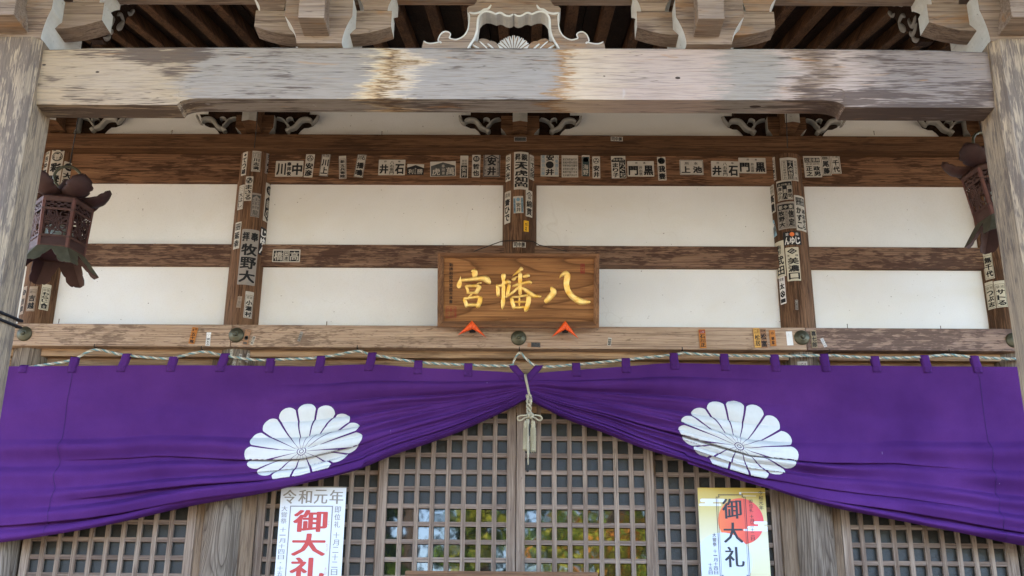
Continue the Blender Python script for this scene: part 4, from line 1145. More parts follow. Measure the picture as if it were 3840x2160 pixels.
# ------------------------------------------------------------------ pierced copper lanterns
def lantern(cx, cy, zb, rot, tiltm, lab, hang, flap):
    ln = tag(empty('hanging_lantern', (cx, cy, zb)), lab, 'lantern', 'pierced copper lanterns hung in the porch')
    T = Matrix.Translation((cx, cy, zb)) @ tiltm @ Matrix.Rotation(rot, 4, 'Z')
    R1, R0, HB = .160, .148, .285          # circumradius at top and bottom, body height
    R0, R1 = .150, .162
    def corner(k, r, z): a = PI/3*k; return T @ Vector((r*math.cos(a), r*math.sin(a), z))
    def bodyr(z): return R0+(R1-R0)*z/HB
    def face_pt(k, u, z, off=0.0):          # u -1..1 across the side k
        r = bodyr(z)
        a, b = corner(k, r, z), corner(k+1, r, z)
        n = (T.to_3x3() @ Vector((math.cos(PI/3*(k+.5)), math.sin(PI/3*(k+.5)), 0)))
        return a.lerp(b, .5+u*.5)+n*off
    # corner strips and rails
    for k in range(6):
        bm = bmesh.new()
        P0, P1 = corner(k, bodyr(0)+.004, .0), corner(k, bodyr(HB)+.004, HB)
        q = []
        for p, z in ((P0, 0), (P1, HB)):
            l1 = face_pt(k, -.86, z, .005); l0 = face_pt(k-1, .86, z, .005)
            q.append([bm.verts.new(l0), bm.verts.new(p+(p-corner(k, 0, z)).normalized()*.003), bm.verts.new(l1)])
        for j in range(2): bm.faces.new((q[0][j], q[0][j+1], q[1][j+1], q[1][j]))
        build('corner_strip', bm, M_COPPER_R, ln)
    bm = bmesh.new()
    for z0_, z1_, of in ((HB-.018, HB+.012, .006), (HB*.755, HB*.80, .007), (HB*.20, HB*.245, .007), (-.004, .012, .004)):
        lo, hi = [], []
        for k in range(6):
            lo.append(bm.verts.new(corner(k, bodyr(z0_)+of, z0_))); hi.append(bm.verts.new(corner(k, bodyr(z1_)+of, z1_)))
        for k in range(6): bm.faces.new((lo[k], lo[(k+1) % 6], hi[(k+1) % 6], hi[k]))
    build('rail_band', bm, M_COPPER, ln)
    # pierced sides: openings are left between the tracery
    for k in range(6):
        bm = bmesh.new()
        def quad(u0, u1, z0_, z1_, of=0.0): bm.faces.new([bm.verts.new(face_pt(k, u, z, of)) for u, z in ((u0, z0_), (u1, z0_), (u1, z1_), (u0, z1_))])
        quad(-1, 1, 0, HB*.21)
        # upper frieze with cloud-shaped slits
        cols, rws = 9, 6
        z0_, z1_ = HB*.79, HB*.96
        for i in range(cols):
            for j in range(rws):
                hole = (j in (1, 4) and i % 2 == 1) or (j in (2, 3) and i % 4 == (2 if j == 2 else 0) and 0 < i < 8)
                if not hole:
                    quad(-1+2*i/cols, -1+2*(i+1)/cols, z0_+(z1_-z0_)*j/rws, z0_+(z1_-z0_)*(j+1)/rws)
        quad(-1, 1, HB*.96, HB)
        if not (flap is not None and k == flap):
            lr = random.Random(k*13+3)
            zc0, zc1 = HB*.235, HB*.765
            hwid = R0*.5
            mid_z = (zc0+zc1)/2
            n_ = T.to_3x3() @ Vector((math.cos(PI/3*(k+.5)), math.sin(PI/3*(k+.5)), 0))
            oo = face_pt(k, 0, mid_z); ux = (corner(k+1, 1, 0)-corner(k, 1, 0)).normalized(); vz = (face_pt(k, 0, zc1)-face_pt(k, 0, zc0)).normalized()
            hh = (face_pt(k, 0, zc1)-face_pt(k, 0, zc0)).length/2
            pr = ((-1, .0), (-.9, 1), (.9, 1), (1, 0))
            for u in (-.83, .83): add_ribbon(bm, [(u*hwid, -hh, .018), (u*hwid, hh, .018)], oo, ux, vz, n_, .002, pr, k=2)
            for s in range(44):
                a0 = lr.uniform(0, 2*PI); rx = lr.uniform(-.75, .75)*hwid; rz_ = lr.uniform(-.9, .9)*hh; rr_ = lr.uniform(.014, .026)
                add_ribbon(bm, [(rx+rr_*math.cos(a0+t), rz_+rr_*1.15*math.sin(a0+t), .007) for t in (0, .9, 1.8, 2.7, 3.6)], oo, ux, vz, n_, .002, pr, k=3, lift=.0003*s*.1)
            for s in range(5):
                a0 = s*2*PI/5+.3
                add_ribbon(bm, [(0, 0, .02), (.04*math.cos(a0), .05*math.sin(a0), .012), (.075*math.cos(a0+.3), .095*math.sin(a0+.3), .006)], oo, ux, vz, n_, .002, pr, k=3)
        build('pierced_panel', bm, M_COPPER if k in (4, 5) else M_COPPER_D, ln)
    bm = bmesh.new()
    add_lathe(bm, [(.065, HB*.2), (.075, HB*.4), (.075, HB*.55)], T, 16); build('inner_glass', bm, M_LAMPGLASS, ln)
    # flared skirt with cusped lower edge
    def prof_edge(u):          # drop of the edge, 0 at the arch, 1 at the corners
        u = abs(u)
        pts_ = [(0, .20), (.10, .30), (.20, .46), (.30, .58), (.36, .60), (.38, .80), (.47, .90), (.55, .97), (.63, 1.0), (.70, .965), (.78, 1.0), (1.0, 1.0)]
        return interp([p[0] for p in pts_], [p[1] for p in pts_], u)
    for k in range(6):
        bm = bmesh.new(); n = 100; top = []; bot = []; mid1 = []
        for i in range(n+1):
            u = -1+2*i/n
            d_ = prof_edge(u)
            def pt(dd):
                r = R0+.004+.092*dd; z = .004-.118*dd
                return corner(k, r, z).lerp(corner(k+1, r, z), .5+u*.5)
            top.append(bm.verts.new(pt(0))); mid1.append(bm.verts.new(pt(d_*.5))); bot.append(bm.verts.new(pt(d_)))
        for i in range(n):
            bm.faces.new((top[i], top[i+1], mid1[i+1], mid1[i])); bm.faces.new((mid1[i], mid1[i+1], bot[i+1], bot[i]))
        sk = build('skirt_panel', bm, [M_OLIVE, M_COPPER_D], ln)
        so_ = sk.modifiers.new('thick', 'SOLIDIFY'); so_.thickness = .004; so_.offset = -1; so_.material_offset = 1; so_.material_offset_rim = 1
        # make normals point outward so that the verdigris lies outside
        nn = sk.data.polygons[0].normal; cen = sk.data.polygons[0].center
        out_ = (T.to_3x3() @ Vector((math.cos(PI/3*(k+.5)), math.sin(PI/3*(k+.5)), .6)))
        if nn.dot(out_) < 0: sk.data.flip_normals()
    # floor plate
    bm = bmesh.new(); bm.faces.new([bm.verts.new(corner(k, R0, .006)) for k in range(6)]); build('floor_plate', bm, M_COPPER_D, ln)
    bm = bmesh.new()
    lo = [bm.verts.new(corner(k, R1+.012, HB+.010)) for k in range(6)]; hi = [bm.verts.new(corner(k, .06, HB+.09)) for k in range(6)]
    for k in range(6): bm.faces.new((lo[k], lo[(k+1) % 6], hi[(k+1) % 6], hi[k]))
    bm.faces.new(hi); build('cap', bm, M_COPPER_D, ln)
    # upcurling lotus petals
    for k in range(6):
        bm = bmesh.new(); a = PI/3*k; g2 = []
        for i in range(15):
            t = i/14
            r = .085+.215*t-.05*t**3; z = HB+.03-.03*math.sin(t*PI*.6)+.115*t**2.0
            wv = .074*math.sin(PI*min(1, .16+.62*t))**.7*(1 if t < .72 else max(.06, 1-((t-.72)/.28)**2.6*.94))*(1+.11*math.sin(t*30)*(t > .5))
            row = []
            for j in range(9):
                s = -1+j/4
                cup = .030*(s*s)*(1-.3*t)
                row.append(bm.verts.new(T @ (Matrix.Rotation(a, 4, 'Z') @ Vector((r-cup*.6, s*wv, z+cup)))))
            g2.append(row)
        for A_, B_2 in zip(g2, g2[1:]):
            for j in range(8): f = bm.faces.new((A_[j], A_[j+1], B_2[j+1], B_2[j])); f.smooth = True
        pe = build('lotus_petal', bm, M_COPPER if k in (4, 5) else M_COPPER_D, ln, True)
        pm = pe.modifiers.new('thick', 'SOLIDIFY'); pm.thickness = .006; pm.offset = 0
    # knob, ring and wire
    bm = bmesh.new(); add_lathe(bm, [(.06, HB+.085), (.045, HB+.12), (.03, HB+.15), (.02, HB+.175), (0, HB+.18)], T, 16); build('finial', bm, M_COPPER_D, ln)
    bm = bmesh.new(); c = T @ Vector((0, 0, HB+.19)); rv = Vector((math.cos(.35), math.sin(.35), 0))
    add_tube(bm, [c+rv*.073*math.cos(t)+ZA*.073*math.sin(t) for t in [2*PI*i/28 for i in range(28)]], .0085, 8, closed=True); build('ring', bm, M_BRONZE, ln)
    bm = bmesh.new(); tp_ = c+ZA*.073
    add_tube(bm, [tp_-ZA*.005, tp_+(hang-tp_)*.5, hang], .0035, 6); build('hanger_wire', bm, M_IRON, ln)
    if flap is not None:
        k = flap; bm = bmesh.new()
        hinge0, hinge1 = face_pt(k, -.82, HB*.235), face_pt(k, -.82, HB*.765)
        n_ = (T.to_3x3() @ Vector((math.cos(PI/3*(k+.5)), math.sin(PI/3*(k+.5)), 0)))
        ux = (n_*.75+(corner(k+1, 1, 0)-corner(k, 1, 0)).normalized()*.5).normalized(); vz = (hinge1-hinge0).normalized(); hh = (hinge1-hinge0).length
        nn_ = ux.cross(vz)
        pr = ((-1, 0), (-.9, 1), (.9, 1), (1, 0))
        for pts_ in ([(0, 0), (.13, 0)], [(0, hh), (.13, hh)], [(.006, 0), (.006, hh)], [(.125, 0), (.125, hh)], [(0, 0), (.065, hh*.5), (.13, hh)], [(0, hh), (.065, hh*.5), (.13, 0)]):
            add_ribbon(bm, [(a_, b_2, .014) for a_, b_2 in pts_], hinge0, ux, vz, nn_, .003, pr, k=3)
        for q_ in range(7):
            add_ribbon(bm, [(.02+.09*rnd.random(), hh*rnd.random(), .008) for _ in range(3)], hinge0, ux, vz, nn_, .0025, pr, k=4)
        build('open_door', bm, M_COPPER, ln)
    return ln
YL = -1.05
pc = at(209, 955, YL)
h0 = at(275, 440, YL)
lantern(pc.x, pc.y, pc.z, math.radians(-90-30+14), Matrix.Identity(4), 'pierced copper lantern with lotus petals beside the blue-lit porch post', Vector((pc.x+.02, YL, zr(YL)+.01)), None)
pc2 = at(3768, 822, YL)
lantern(pc2.x, pc2.y, pc2.z, math.radians(-90-30-18), Matrix.Rotation(math.radians(-7), 4, 'Y'), 'tilted copper lantern with its side door ajar, half behind the yellow-lit porch post', Vector((pc2.x-.1, YL, zr(YL)+.01)), 3)
# thin cords hanging from the eave in front of the frieze
for px, y0_, y1_ in ((648, 286, 372), (1978, 293, 372)):
    bm = bmesh.new(); add_tube(bm, [ad(px-1 if px < 1000 else px-1, 150, -.9), ad(px, y0_, -.9), ad(px+ (-8 if px < 1000 else 3), y1_, -.35)], .0028, 6)
    tag(build('hanging_wire', bm, M_IRON), 'thin dark wire hanging down before the second column' if px < 1000 else 'thin dark wire hanging down before the fourth column', 'wire')
# ------------------------------------------------------------------ lettering
_gl = {}
def glyph(ch, bold=.0, mincho=0.0):
    """mesh of one character, fitted to the unit square: (verts, faces)"""
    key = (ch, bold, mincho)
    if key in _gl: return _gl[key]
    cu = bpy.data.curves.new('glyph', 'FONT'); cu.body = ch; cu.resolution_u = 2; cu.offset = bold
    o = bpy.data.objects.new('glyph', cu); C.objects.link(o)
    dg = bpy.context.evaluated_depsgraph_get(); me = bpy.data.meshes.new_from_object(o.evaluated_get(dg))
    bm = bmesh.new(); bm.from_mesh(me)
    bmesh.ops.remove_doubles(bm, verts=bm.verts[:], dist=1e-5)
    vs = [v.co.copy() for v in bm.verts]; bm.verts.index_update(); fs = [[v.index for v in f.verts] for f in bm.faces]
    bm.free(); bpy.data.meshes.remove(me); bpy.data.objects.remove(o); bpy.data.curves.remove(cu)
    if mincho:
        n = len(vs); vs = vs+[Vector((v.x+mincho, v.y, 0)) for v in vs]; fs = fs+[[i+n for i in f] for f in fs]
    if vs:
        x0, x1 = min(v.x for v in vs), max(v.x for v in vs); y0, y1 = min(v.y for v in vs), max(v.y for v in vs)
        sx, sy = max(x1-x0, 1e-4), max(y1-y0, 1e-4)
    else: x0 = y0 = 0; sx = sy = 1
    thin = (sx < .25, sy < .25)
    _gl[key] = ([((v.x-x0)/sx, (v.y-y0)/sy) for v in vs], fs, thin, sx/sy)
    return _gl[key]
class Decal:
    """flat artwork in metres, a to the right, b upwards, origin in the middle; put on a wall, a column or a board"""
    def __init__(s, w, h): s.w, s.h = w, h; s.items = []
    def X(s, x): return (x-.5)*s.w
    def Y(s, y): return (.5-y)*s.h
    def poly(s, pts, mat, lay): s.items.append(([(s.X(x), s.Y(y)) for x, y in pts], [list(range(len(pts)))], mat, lay))
    def rect(s, x0, y0, x1, y1, mat, lay=1, r=0.0):
        if not r: return s.poly([(x0, y0), (x1, y0), (x1, y1), (x0, y1)], mat, lay)
        rx, ry = r/s.w, r/s.h; P = []
        for cx, cy, a0 in ((x1-rx, y0+ry, -90), (x1-rx, y1-ry, 0), (x0+rx, y1-ry, 90), (x0+rx, y0+ry, 180)):
            for k in range(4): a = math.radians(a0+30*k); P.append((cx+rx*math.cos(a), cy+ry*math.sin(a)))
        s.poly(P, mat, lay)
    def frame(s, x0, y0, x1, y1, t, mat, lay=1):
        tx, ty = t/s.w, t/s.h
        s.rect(x0, y0, x1, y0+ty, mat, lay); s.rect(x0, y1-ty, x1, y1, mat, lay); s.rect(x0, y0+ty, x0+tx, y1-ty, mat, lay); s.rect(x1-tx, y0+ty, x1, y1-ty, mat, lay)
    def disc(s, cx, cy, r, mat, lay=1, n=20, ri=0.0):
        """r as a part of the width"""
        ry = r*s.w/s.h
        out = [(cx+r*math.cos(2*PI*k/n), cy+ry*math.sin(2*PI*k/n)) for k in range(n)]
        if not ri: return s.poly(out, mat, lay)
        inn = [(cx+r*ri*math.cos(2*PI*k/n), cy+ry*ri*math.sin(2*PI*k/n)) for k in range(n)]
        P = [(s.X(x), s.Y(y)) for x, y in out+inn]
        s.items.append((P, [[k, (k+1) % n, n+(k+1) % n, n+k] for k in range(n)], mat, lay))
    def char(s, ch, x0, y0, x1, y1, mat, lay=2, bold=.022, mincho=0.0, keep=False):
        vs, fs, thin, asp = glyph(ch)
        dx, dy = x1-x0, y1-y0
        if thin[0]: x0, x1 = x0+dx*.36, x1-dx*.36
        if thin[1]: y0, y1 = y0+dy*.40, y1-dy*.40
        bx = bold*1.15*dx; by = bold*1.0*dy; x0 += bx; x1 -= bx; y0 += by; y1 -= by      # thick brush lettering: the same character laid on itself
        sh = [(0, 0)]
        if bold > .008: sh = [(-bx, -by), (bx, -by), (bx, by), (-bx, by), (0, 0)]
        if mincho: sh = [(-mincho*.5*dx, 0), (mincho*.5*dx, 0), (0, 0)] if bold <= .008 else sh+[(-mincho*.6*dx, 0), (mincho*.6*dx, 0)]
        for i, (ox, oy) in enumerate(sh):
            s.items.append(([(s.X(x0+ox+(x1-x0)*a), s.Y(y1+oy-(y1-y0)*b)) for a, b in vs], fs, mat, lay+.09*i))
    def text(s, t, x0, y0, x1, y1, d='v', mat=1, lay=2, bold=.036, gap=.06, mincho=0.0):
        n = len(t)
        for i, ch in enumerate(t):
            if ch == ' ': continue
            if d == 'v': a, b = y0+(y1-y0)*i/n, y0+(y1-y0)*(i+1)/n; g_ = (b-a)*gap; s.char(ch, x0, a+g_, x1, b-g_, mat, lay, bold, mincho)
            else: a, b = x0+(x1-x0)*i/n, x0+(x1-x0)*(i+1)/n; g_ = (b-a)*gap; s.char(ch, a+g_, y0, b-g_, y1, mat, lay, bold, mincho)
    def crest(s, cx, cy, r, mat=1, kind=0, paper=0):
        if kind == 0: s.disc(cx, cy, r, mat, 1, 20, .8)
        else: s.disc(cx, cy, r, mat, 1, 20)
        pm = mat if kind == 0 else paper
        for k in range(3):
            a = 2*PI*k/3-PI/2; rr = r*.42; ry = rr*s.w/s.h
            s.disc(cx+rr*math.cos(a), cy+ry*math.sin(a), r*.27, pm, 2, 10)
    def mesh(s, name, mats, place, step=0.0, parent=None, thick=0.0, backmat=None):
        bm = bmesh.new()
        for P, fs, mat, lay in s.items:
            b = bmesh.new(); vv = [b.verts.new((p[0], p[1], 0)) for p in P]
            for f in fs:
                if len(set(f)) > 2:
                    try: q = b.faces.new([vv[i] for i in f]); q.material_index = mat
                    except ValueError: pass
            if step:
                a0 = min(p[0] for p in P); a1 = max(p[0] for p in P)
                k = math.floor(a0/step)+1
                while k*step < a1-1e-6:
                    bmesh.ops.bisect_plane(b, geom=b.verts[:]+b.edges[:]+b.faces[:], dist=1e-6, plane_co=(k*step, 0, 0), plane_no=(1, 0, 0)); k += 1
            for v in b.verts: v.co = place(v.co.x, v.co.y, .0006+.0005*lay)
            # face the viewer
            for f in b.faces:
                f.normal_update()
            merge(bm, b)
        if thick:
            b = bmesh.new(); P = [(-s.w/2, -s.h/2), (s.w/2, -s.h/2), (s.w/2, s.h/2), (-s.w/2, s.h/2)]
            fr = [b.verts.new(place(a, c, .0004)) for a, c in P]; bk = [b.verts.new(place(a, c, -thick)) for a, c in P]
            for i in range(4): q = b.faces.new((fr[i], bk[i], bk[(i+1) % 4], fr[(i+1) % 4])); q.material_index = 0
            merge(bm, b)
        me = bpy.data.meshes.new(name); bm.to_mesh(me); bm.free()
        for mt in mats: me.materials.append(mt)
        o = bpy.data.objects.new(name, me); C.objects.link(o); return o

def paper(name, c, st=.35):
    t = NT(name); v = t.coords(); a = t.noise(v, 16, 4, .65); b = t.noise(v, 90, 3, .6)
    cc = t.mix(t.ramp(a, [(.4, 0.0), (.75, st)]), c, tuple(x*.62 for x in c))
    cc = t.mix(t.ramp(b, [(.64, 0.0), (.74, .3)]), cc, tuple(x*.45 for x in c))
    t.col(cc); t.p(Roughness=.75, Specular_IOR_Level=.25); return t.m
PM = dict(w=paper('white_votive_paper', (.49,.445,.38), .5), c=paper('cream_votive_paper', (.58,.53,.41)), g=paper('grey_votive_paper', (.30,.265,.235), .5), k=plain('black_sticker_paper', (.013,.012,.014), .6, .35),
          y=plain('yellow_sticker_paper', (.74,.40,.02), .6), b=paper('pale_blue_sticker_paper', (.24,.42,.54)), o=plain('orange_wood_tag', (.42,.15,.025), .55, var=.25), a=plain('amber_wood_tag', (.62,.33,.075), .55, var=.2),
          r=plain('brown_wood_tag', (.30,.155,.08), .6, var=.25), v=plain('olive_wood_tag', (.27,.205,.12), .6, var=.25), p=plain('blank_white_paper', (.72,.70,.68), .7), d=paper('translucent_film', (.33,.25,.185), .4))
M_GREYINK = plain('faded_grey_ink', (.075,.075,.072), .8, .2, var=.4); M_TEALINK = plain('dark_teal_ink', (.035,.055,.055), .8, .2); M_BLUEINK = plain('pale_blue_ink', (.17,.27,.34), .8, .2); M_ORINK = plain('orange_ink', (.75,.20,.06), .7)
GOK = {'b': 'votive stickers pasted along the brown upper beam', 'c': 'votive stickers pasted on the round columns', 'n': 'name tags and stickers on the lintel', 'm': None}
def mpp(cx, cy, Y): return (at(cx, cy, Y)-CAMLOC).dot(FW)/FPX
def sticker(surf, cx, cy, w, h, label, pap, art, tilt=0.0, ink=None, alt=None, alt2=None, thick=0.0, group=None, name=None, r=.004):
    if isinstance(surf, tuple):                    # ('col', x of the column)
        X0 = surf[1]; R_ = CR
        v = ray(cx, cy); o_ = CAMLOC
        a = v.x**2+v.y**2; b = 2*((o_.x-X0)*v.x+o_.y*v.y); c = (o_.x-X0)**2+o_.y**2-R_**2
        disc = b*b-4*a*c
        t = (-b-math.sqrt(max(0, disc)))/(2*a); p = o_+v*t
        ph = math.atan2(p.x-X0, -p.y); k = (p-CAMLOC).dot(FW)/FPX
        W_, H_ = w*k, h*k/.905
        ct, st_ = math.cos(math.radians(tilt)), math.sin(math.radians(tilt))
        def place(a_, b_, off):
            a2, b2 = a_*ct+b_*st_, -a_*st_+b_*ct
            an = ph+a2/R_; rr = R_+off
            return Vector((X0+rr*math.sin(an), -rr*math.cos(an), p.z+b2))
        step = .012; nm = 'votive_sticker'; g_ = group or GOK['c']
    else:
        Y = {'b': FY['head'], 'p': FY['plate'], 'm': FY['mid'], 'n': FY['nag']}[surf]
        p = at(cx, cy, Y); k = mpp(cx, cy, Y); W_, H_ = w*k, h*k/.905
        ct, st_ = math.cos(math.radians(tilt)), math.sin(math.radians(tilt))
        def place(a_, b_, off):
            a2, b2 = a_*ct+b_*st_, -a_*st_+b_*ct
            return Vector((p.x+a2, Y-off-thick, p.z+b2))
        step = 0; nm = 'votive_sticker'; g_ = group or {'b': GOK['b'], 'n': GOK['n']}.get(surf)
    d = Decal(W_, H_)
    d.rect(0, 0, 1, 1, 0, 0, min(r, W_*.15) if r else 0)
    if art: art(d)
    mats = [PM[pap], ink or M_INK, alt or PM['w'], alt2 or M_RED]
    o = d.mesh(name or nm, mats, place, step, None, thick)
    tag(o, label, 'tag' if thick else 'sticker', g_)
    return o
def A(*ops):
    """artwork from short codes"""
    def f(d):
        for op in ops:
            k = op[0]
            if k == 'v' or k == 'h': d.text(op[1], *op[2:6], d=k, mat=op[6] if len(op) > 6 else 1, bold=op[7] if len(op) > 7 else (.012 if len(op) > 6 and op[6] == 2 else .036))
            elif k == 'f': d.frame(*op[1:5], op[5] if len(op) > 5 else .0022, op[6] if len(op) > 6 else 1)
            elif k == 'r': d.rect(*op[1:5], op[5] if len(op) > 5 else 1)
            elif k == 'o': d.crest(*op[1:4], 1, op[4] if len(op) > 4 else 0)
            elif k == 'd': d.disc(*op[1:4], op[4] if len(op) > 4 else 1)
            elif k == 'P': d.poly(op[1], op[2] if len(op) > 2 else 1, 1)
    return f
# --- upper beam, from the second column to the last
sticker('b', 1085, 633, 104, 59, 'wide white sticker with thick black letters, first one beside the second column', 'w', A(('v','川',.04,.1,.38,.95), ('v','中',.60,.1,.97,.95), ('v','奉拝俊',.41,.06,.57,.96)), -.5)
sticker('b', 1160, 621, 33, 88, 'narrow white sticker with a ringed crest, touching the first wide sticker', 'w', A(('o',.5,.19,.38), ('v','安彦',.08,.37,.92,.97)), 2)
sticker('b', 1218.6, 618, 33, 85, 'narrow black-bordered sticker leaning slightly, with two big letters under a small row', 'w', A(('f',.02,.01,.98,.99,.003), ('h','熊羽根',.12,.04,.88,.17,1,.01), ('v','川上',.12,.24,.88,.92)), 4, r=0)
sticker('b', 1285, 627.6, 27, 86, 'thin white sticker peeling at its top edge, framed text leaning the other way', 'w', A(('f',.1,.13,.9,.98), ('v','新',.2,.17,.8,.33,1), ('v','五兵衛睦',.17,.36,.83,.96)), -4, r=0)
sticker('b', 1351, 622, 34, 86, 'narrow tilted sticker with flowing brush letters inside a black border', 'w', A(('f',.02,.01,.98,.99,.0025), ('h','川石',.1,.05,.9,.24), ('v','播鳴',.1,.33,.9,.95)), 6, r=0)
SI = A(('v','井',.04,.27,.37,.95), ('v','石',.62,.24,.96,.97), ('v','八右衛門',.42,.08,.58,.97,1,.012), ('v','拝',.2,.05,.3,.19,1,.01), ('v','奉',.72,.05,.82,.19,1,.01))
sticker('b', 1469.5, 628, 100, 58, 'wide rounded white sticker with a small column between two big letters, mid left bay', 'w', SI)
sticker('b', 1558, 635.8, 63, 40, 'small torn sticker with a dark house shape and pale letters', 'w', A(('P',[(0,.35),(.5,.08),(1,.35),(1,1),(0,1)]), ('v','利',.08,.45,.38,.95,2), ('v','勝',.6,.42,.94,.95,2), ('v','源右衛',.44,.35,.55,.95,2,.0)), 1, r=0)
sticker('b', 1661.4, 633.5, 96, 56, 'large dark house-shaped sticker with two big pale letters', 'w', A(('P',[(.03,.3),(.5,.06),(.97,.3),(.97,.97),(.03,.97)]), ('v','虎',.08,.42,.38,.95,2), ('v','萬',.62,.38,.95,.95,2), ('v','奉納衆',.45,.2,.57,.9,2,.0)), -2, r=0, ink=M_GREYINK)
sticker('b', 1740.5, 625.7, 30, 84, 'thin sticker with boxed small text above letters on a black block', 'w', A(('h','増蔵',.15,.18,.85,.29,1,.0), ('h','講輔',.15,.31,.85,.42,1,.0), ('r',.12,.44,.88,.98), ('v','安井',.2,.48,.8,.96,2)), 0, r=0)
sticker('b', 1785.6, 621.6, 31, 86, 'narrow sticker with a solid round crest over two bold letters', 'w', A(('d',.5,.2,.4), ('h','奉拝',.22,.12,.78,.28,2,.01), ('v','哲也',.1,.4,.9,.96)), .5)
YS_ = A(('f',.02,.01,.98,.99,.005), ('P',[(.1,.2),(.5,.04),(.9,.2),(.9,.24),(.5,.09),(.1,.24)]), ('v','安井',.24,.12,.76,.96), ('v','尾張八事村',.06,.28,.19,.92,1,.0), ('v','講五郎源',.81,.28,.94,.92,1,.0))
sticker('b', 1844, 620, 63, 87, 'big dark-bordered sticker with bold letters, last before the middle column', 'g', YS_, .5, r=0)
sticker('b', 2061.5, 618.3, 68, 87, 'square sticker edged with blue-grey writing, first beyond the middle column', 'w', A(('v','安',.3,.05,.74,.34), ('d',.5,.5,.22), ('v','井',.28,.66,.74,.97), ('v','尾張名古屋',.04,.08,.24,.96,2,.012), ('v','八事講五郎',.78,.08,.97,.96,2,.012)), .5, alt=M_BLUEINK, r=0)
sticker('b', 2137, 622.5, 62, 85, 'sticker with many rows of tiny black names and a torn lower corner', 'w', A(*[('h',t_,.06,.16+.14*i,.95,.16+.14*i+.105,1,.01) for i, t_ in enumerate(('渡辺浅荻倉石杉','満福井間村原田','特参拝会社連中','道我如古堂村人','鳥居大堀八木水','佐井錦戸伊村竹'))], ('r',.05,.445,.96,.455), ('r',.05,.72,.96,.73)), 0, r=0)
sticker('b', 2196.4, 618.8, 29, 84, 'narrow dark teal sticker with pale outlined letters', 'w', A(('r',.06,.14,.94,1), ('d',.5,.28,.33,2), ('v','海野',.16,.46,.84,.96,2)), .8, ink=M_TEALINK, r=0)
sticker('b', 2236, 627.8, 29, 82, 'thin sticker with a cross-in-circle crest, beside the dark teal one', 'w', A(('o',.5,.2,.4), ('v','安井',.12,.4,.9,.97)), 0)
sticker('b', 2319.7, 627, 54, 83, 'sticker split into a white half and a black half under a dark arch', 'w', A(('P',[(.02,.27),(.02,.18),(.25,.07),(.75,.07),(.98,.18),(.98,.27)]), ('h','特参佛神',.1,.11,.92,.22,2,.0), ('r',.54,.28,.97,.98), ('v','まり子',.08,.3,.48,.97), ('v','乃ぐち',.57,.3,.94,.97,2)), -1, r=0)
KM = A(('v','門',.04,.28,.40,.95), ('v','黒',.61,.24,.97,.96), ('v','井出頭',.44,.32,.56,.95,1,.01), ('v','拝',.3,.05,.39,.2,1,.01), ('v','奉',.6,.05,.69,.2,1,.01))
sticker('b', 2402.6, 633.2, 100, 58, 'wide white sticker beside the half black one, gate letter at one end', 'w', KM)
sticker('b', 2481.7, 632.6, 31, 88, 'narrow sticker with a swirling comma crest above two letters', 'w', A(('d',.5,.17,.43), ('d',.36,.15,.13,2), ('d',.6,.12,.12,2), ('d',.56,.23,.13,2), ('v','我妻',.08,.36,.92,.98)), -1)
sticker('b', 2593, 628, 88, 56, 'wide framed white sticker standing alone, four letters in two columns', 'w', A(('f',.02,.03,.98,.97), ('v','所',.22,.12,.4,.35,1,.012), ('v','本',.6,.12,.78,.35,1,.012), ('v','上',.07,.4,.45,.9), ('v','池',.55,.4,.95,.9)))
sticker('b', 2719, 634, 104, 59, 'wide rounded white sticker with a narrow middle column, overlapped by its higher neighbour', 'w', SI, 1)
sticker('b', 2821, 621, 102, 58, 'wide white gate-letter sticker set highest, next to the fourth column', 'w', KM, .5)
sticker('b', 3046.8, 623, 64, 84, 'square sticker with a dark header of small letters, first beyond the fourth column', 'w', A(('r',.06,.13,.95,.34), ('h','公蔵佛神',.08,.15,.93,.32,2,.01), ('h','濃美婦飛',.1,.37,.93,.45,1,.0), ('v','正之',.1,.49,.47,.96), ('v','政男',.53,.49,.93,.96)), -1, r=0)
sticker('b', 3096, 616, 35, 84, 'narrow framed sticker in the middle of three beyond the fourth column', 'w', A(('f',.1,.14,.9,.98), ('r',.22,.18,.78,.29), ('h','松滋',.26,.2,.74,.27,2,.0), ('v','尾藤',.18,.33,.84,.95)), -2, r=0)
sticker('b', 3132.5, 609, 36, 85, 'narrow white sticker with a blank top strip, farthest along the upper beam', 'w', A(('f',.1,.13,.9,.98), ('h','社蓮',.18,.18,.84,.32,1,.008), ('v','千代',.18,.38,.84,.95)), -2, r=0)
sticker('p', 1951, 522, 46, 17, 'small dark label on the wall plate directly above the middle column', 'g', A(('r',.04,.1,.96,.9), ('h','國藤加',.06,.14,.94,.86,2,.0)), 0, r=0, alt=PM['k'], ink=M_GREYINK, group='small labels on the wall plate')
sticker('p', 2312.6, 521, 45, 17, 'small pale label on the wall plate, out over the open bay', 'w', A(('h','司中勝',.04,.1,.96,.92,1,.025)), 2, r=0, group='small labels on the wall plate')
sticker('m', 1073.7, 959.3, 104, 46, 'wide black and white sticker alone on the middle tie beam', 'w', A(('r',.04,.1,.38,.93), ('v','橋',.06,.12,.37,.92,2), ('f',.405,.1,.585,.93), ('v','巴連',.43,.15,.57,.9,1,.015), ('r',.61,.1,.96,.93), ('v','高',.63,.12,.95,.92,2)), 0)
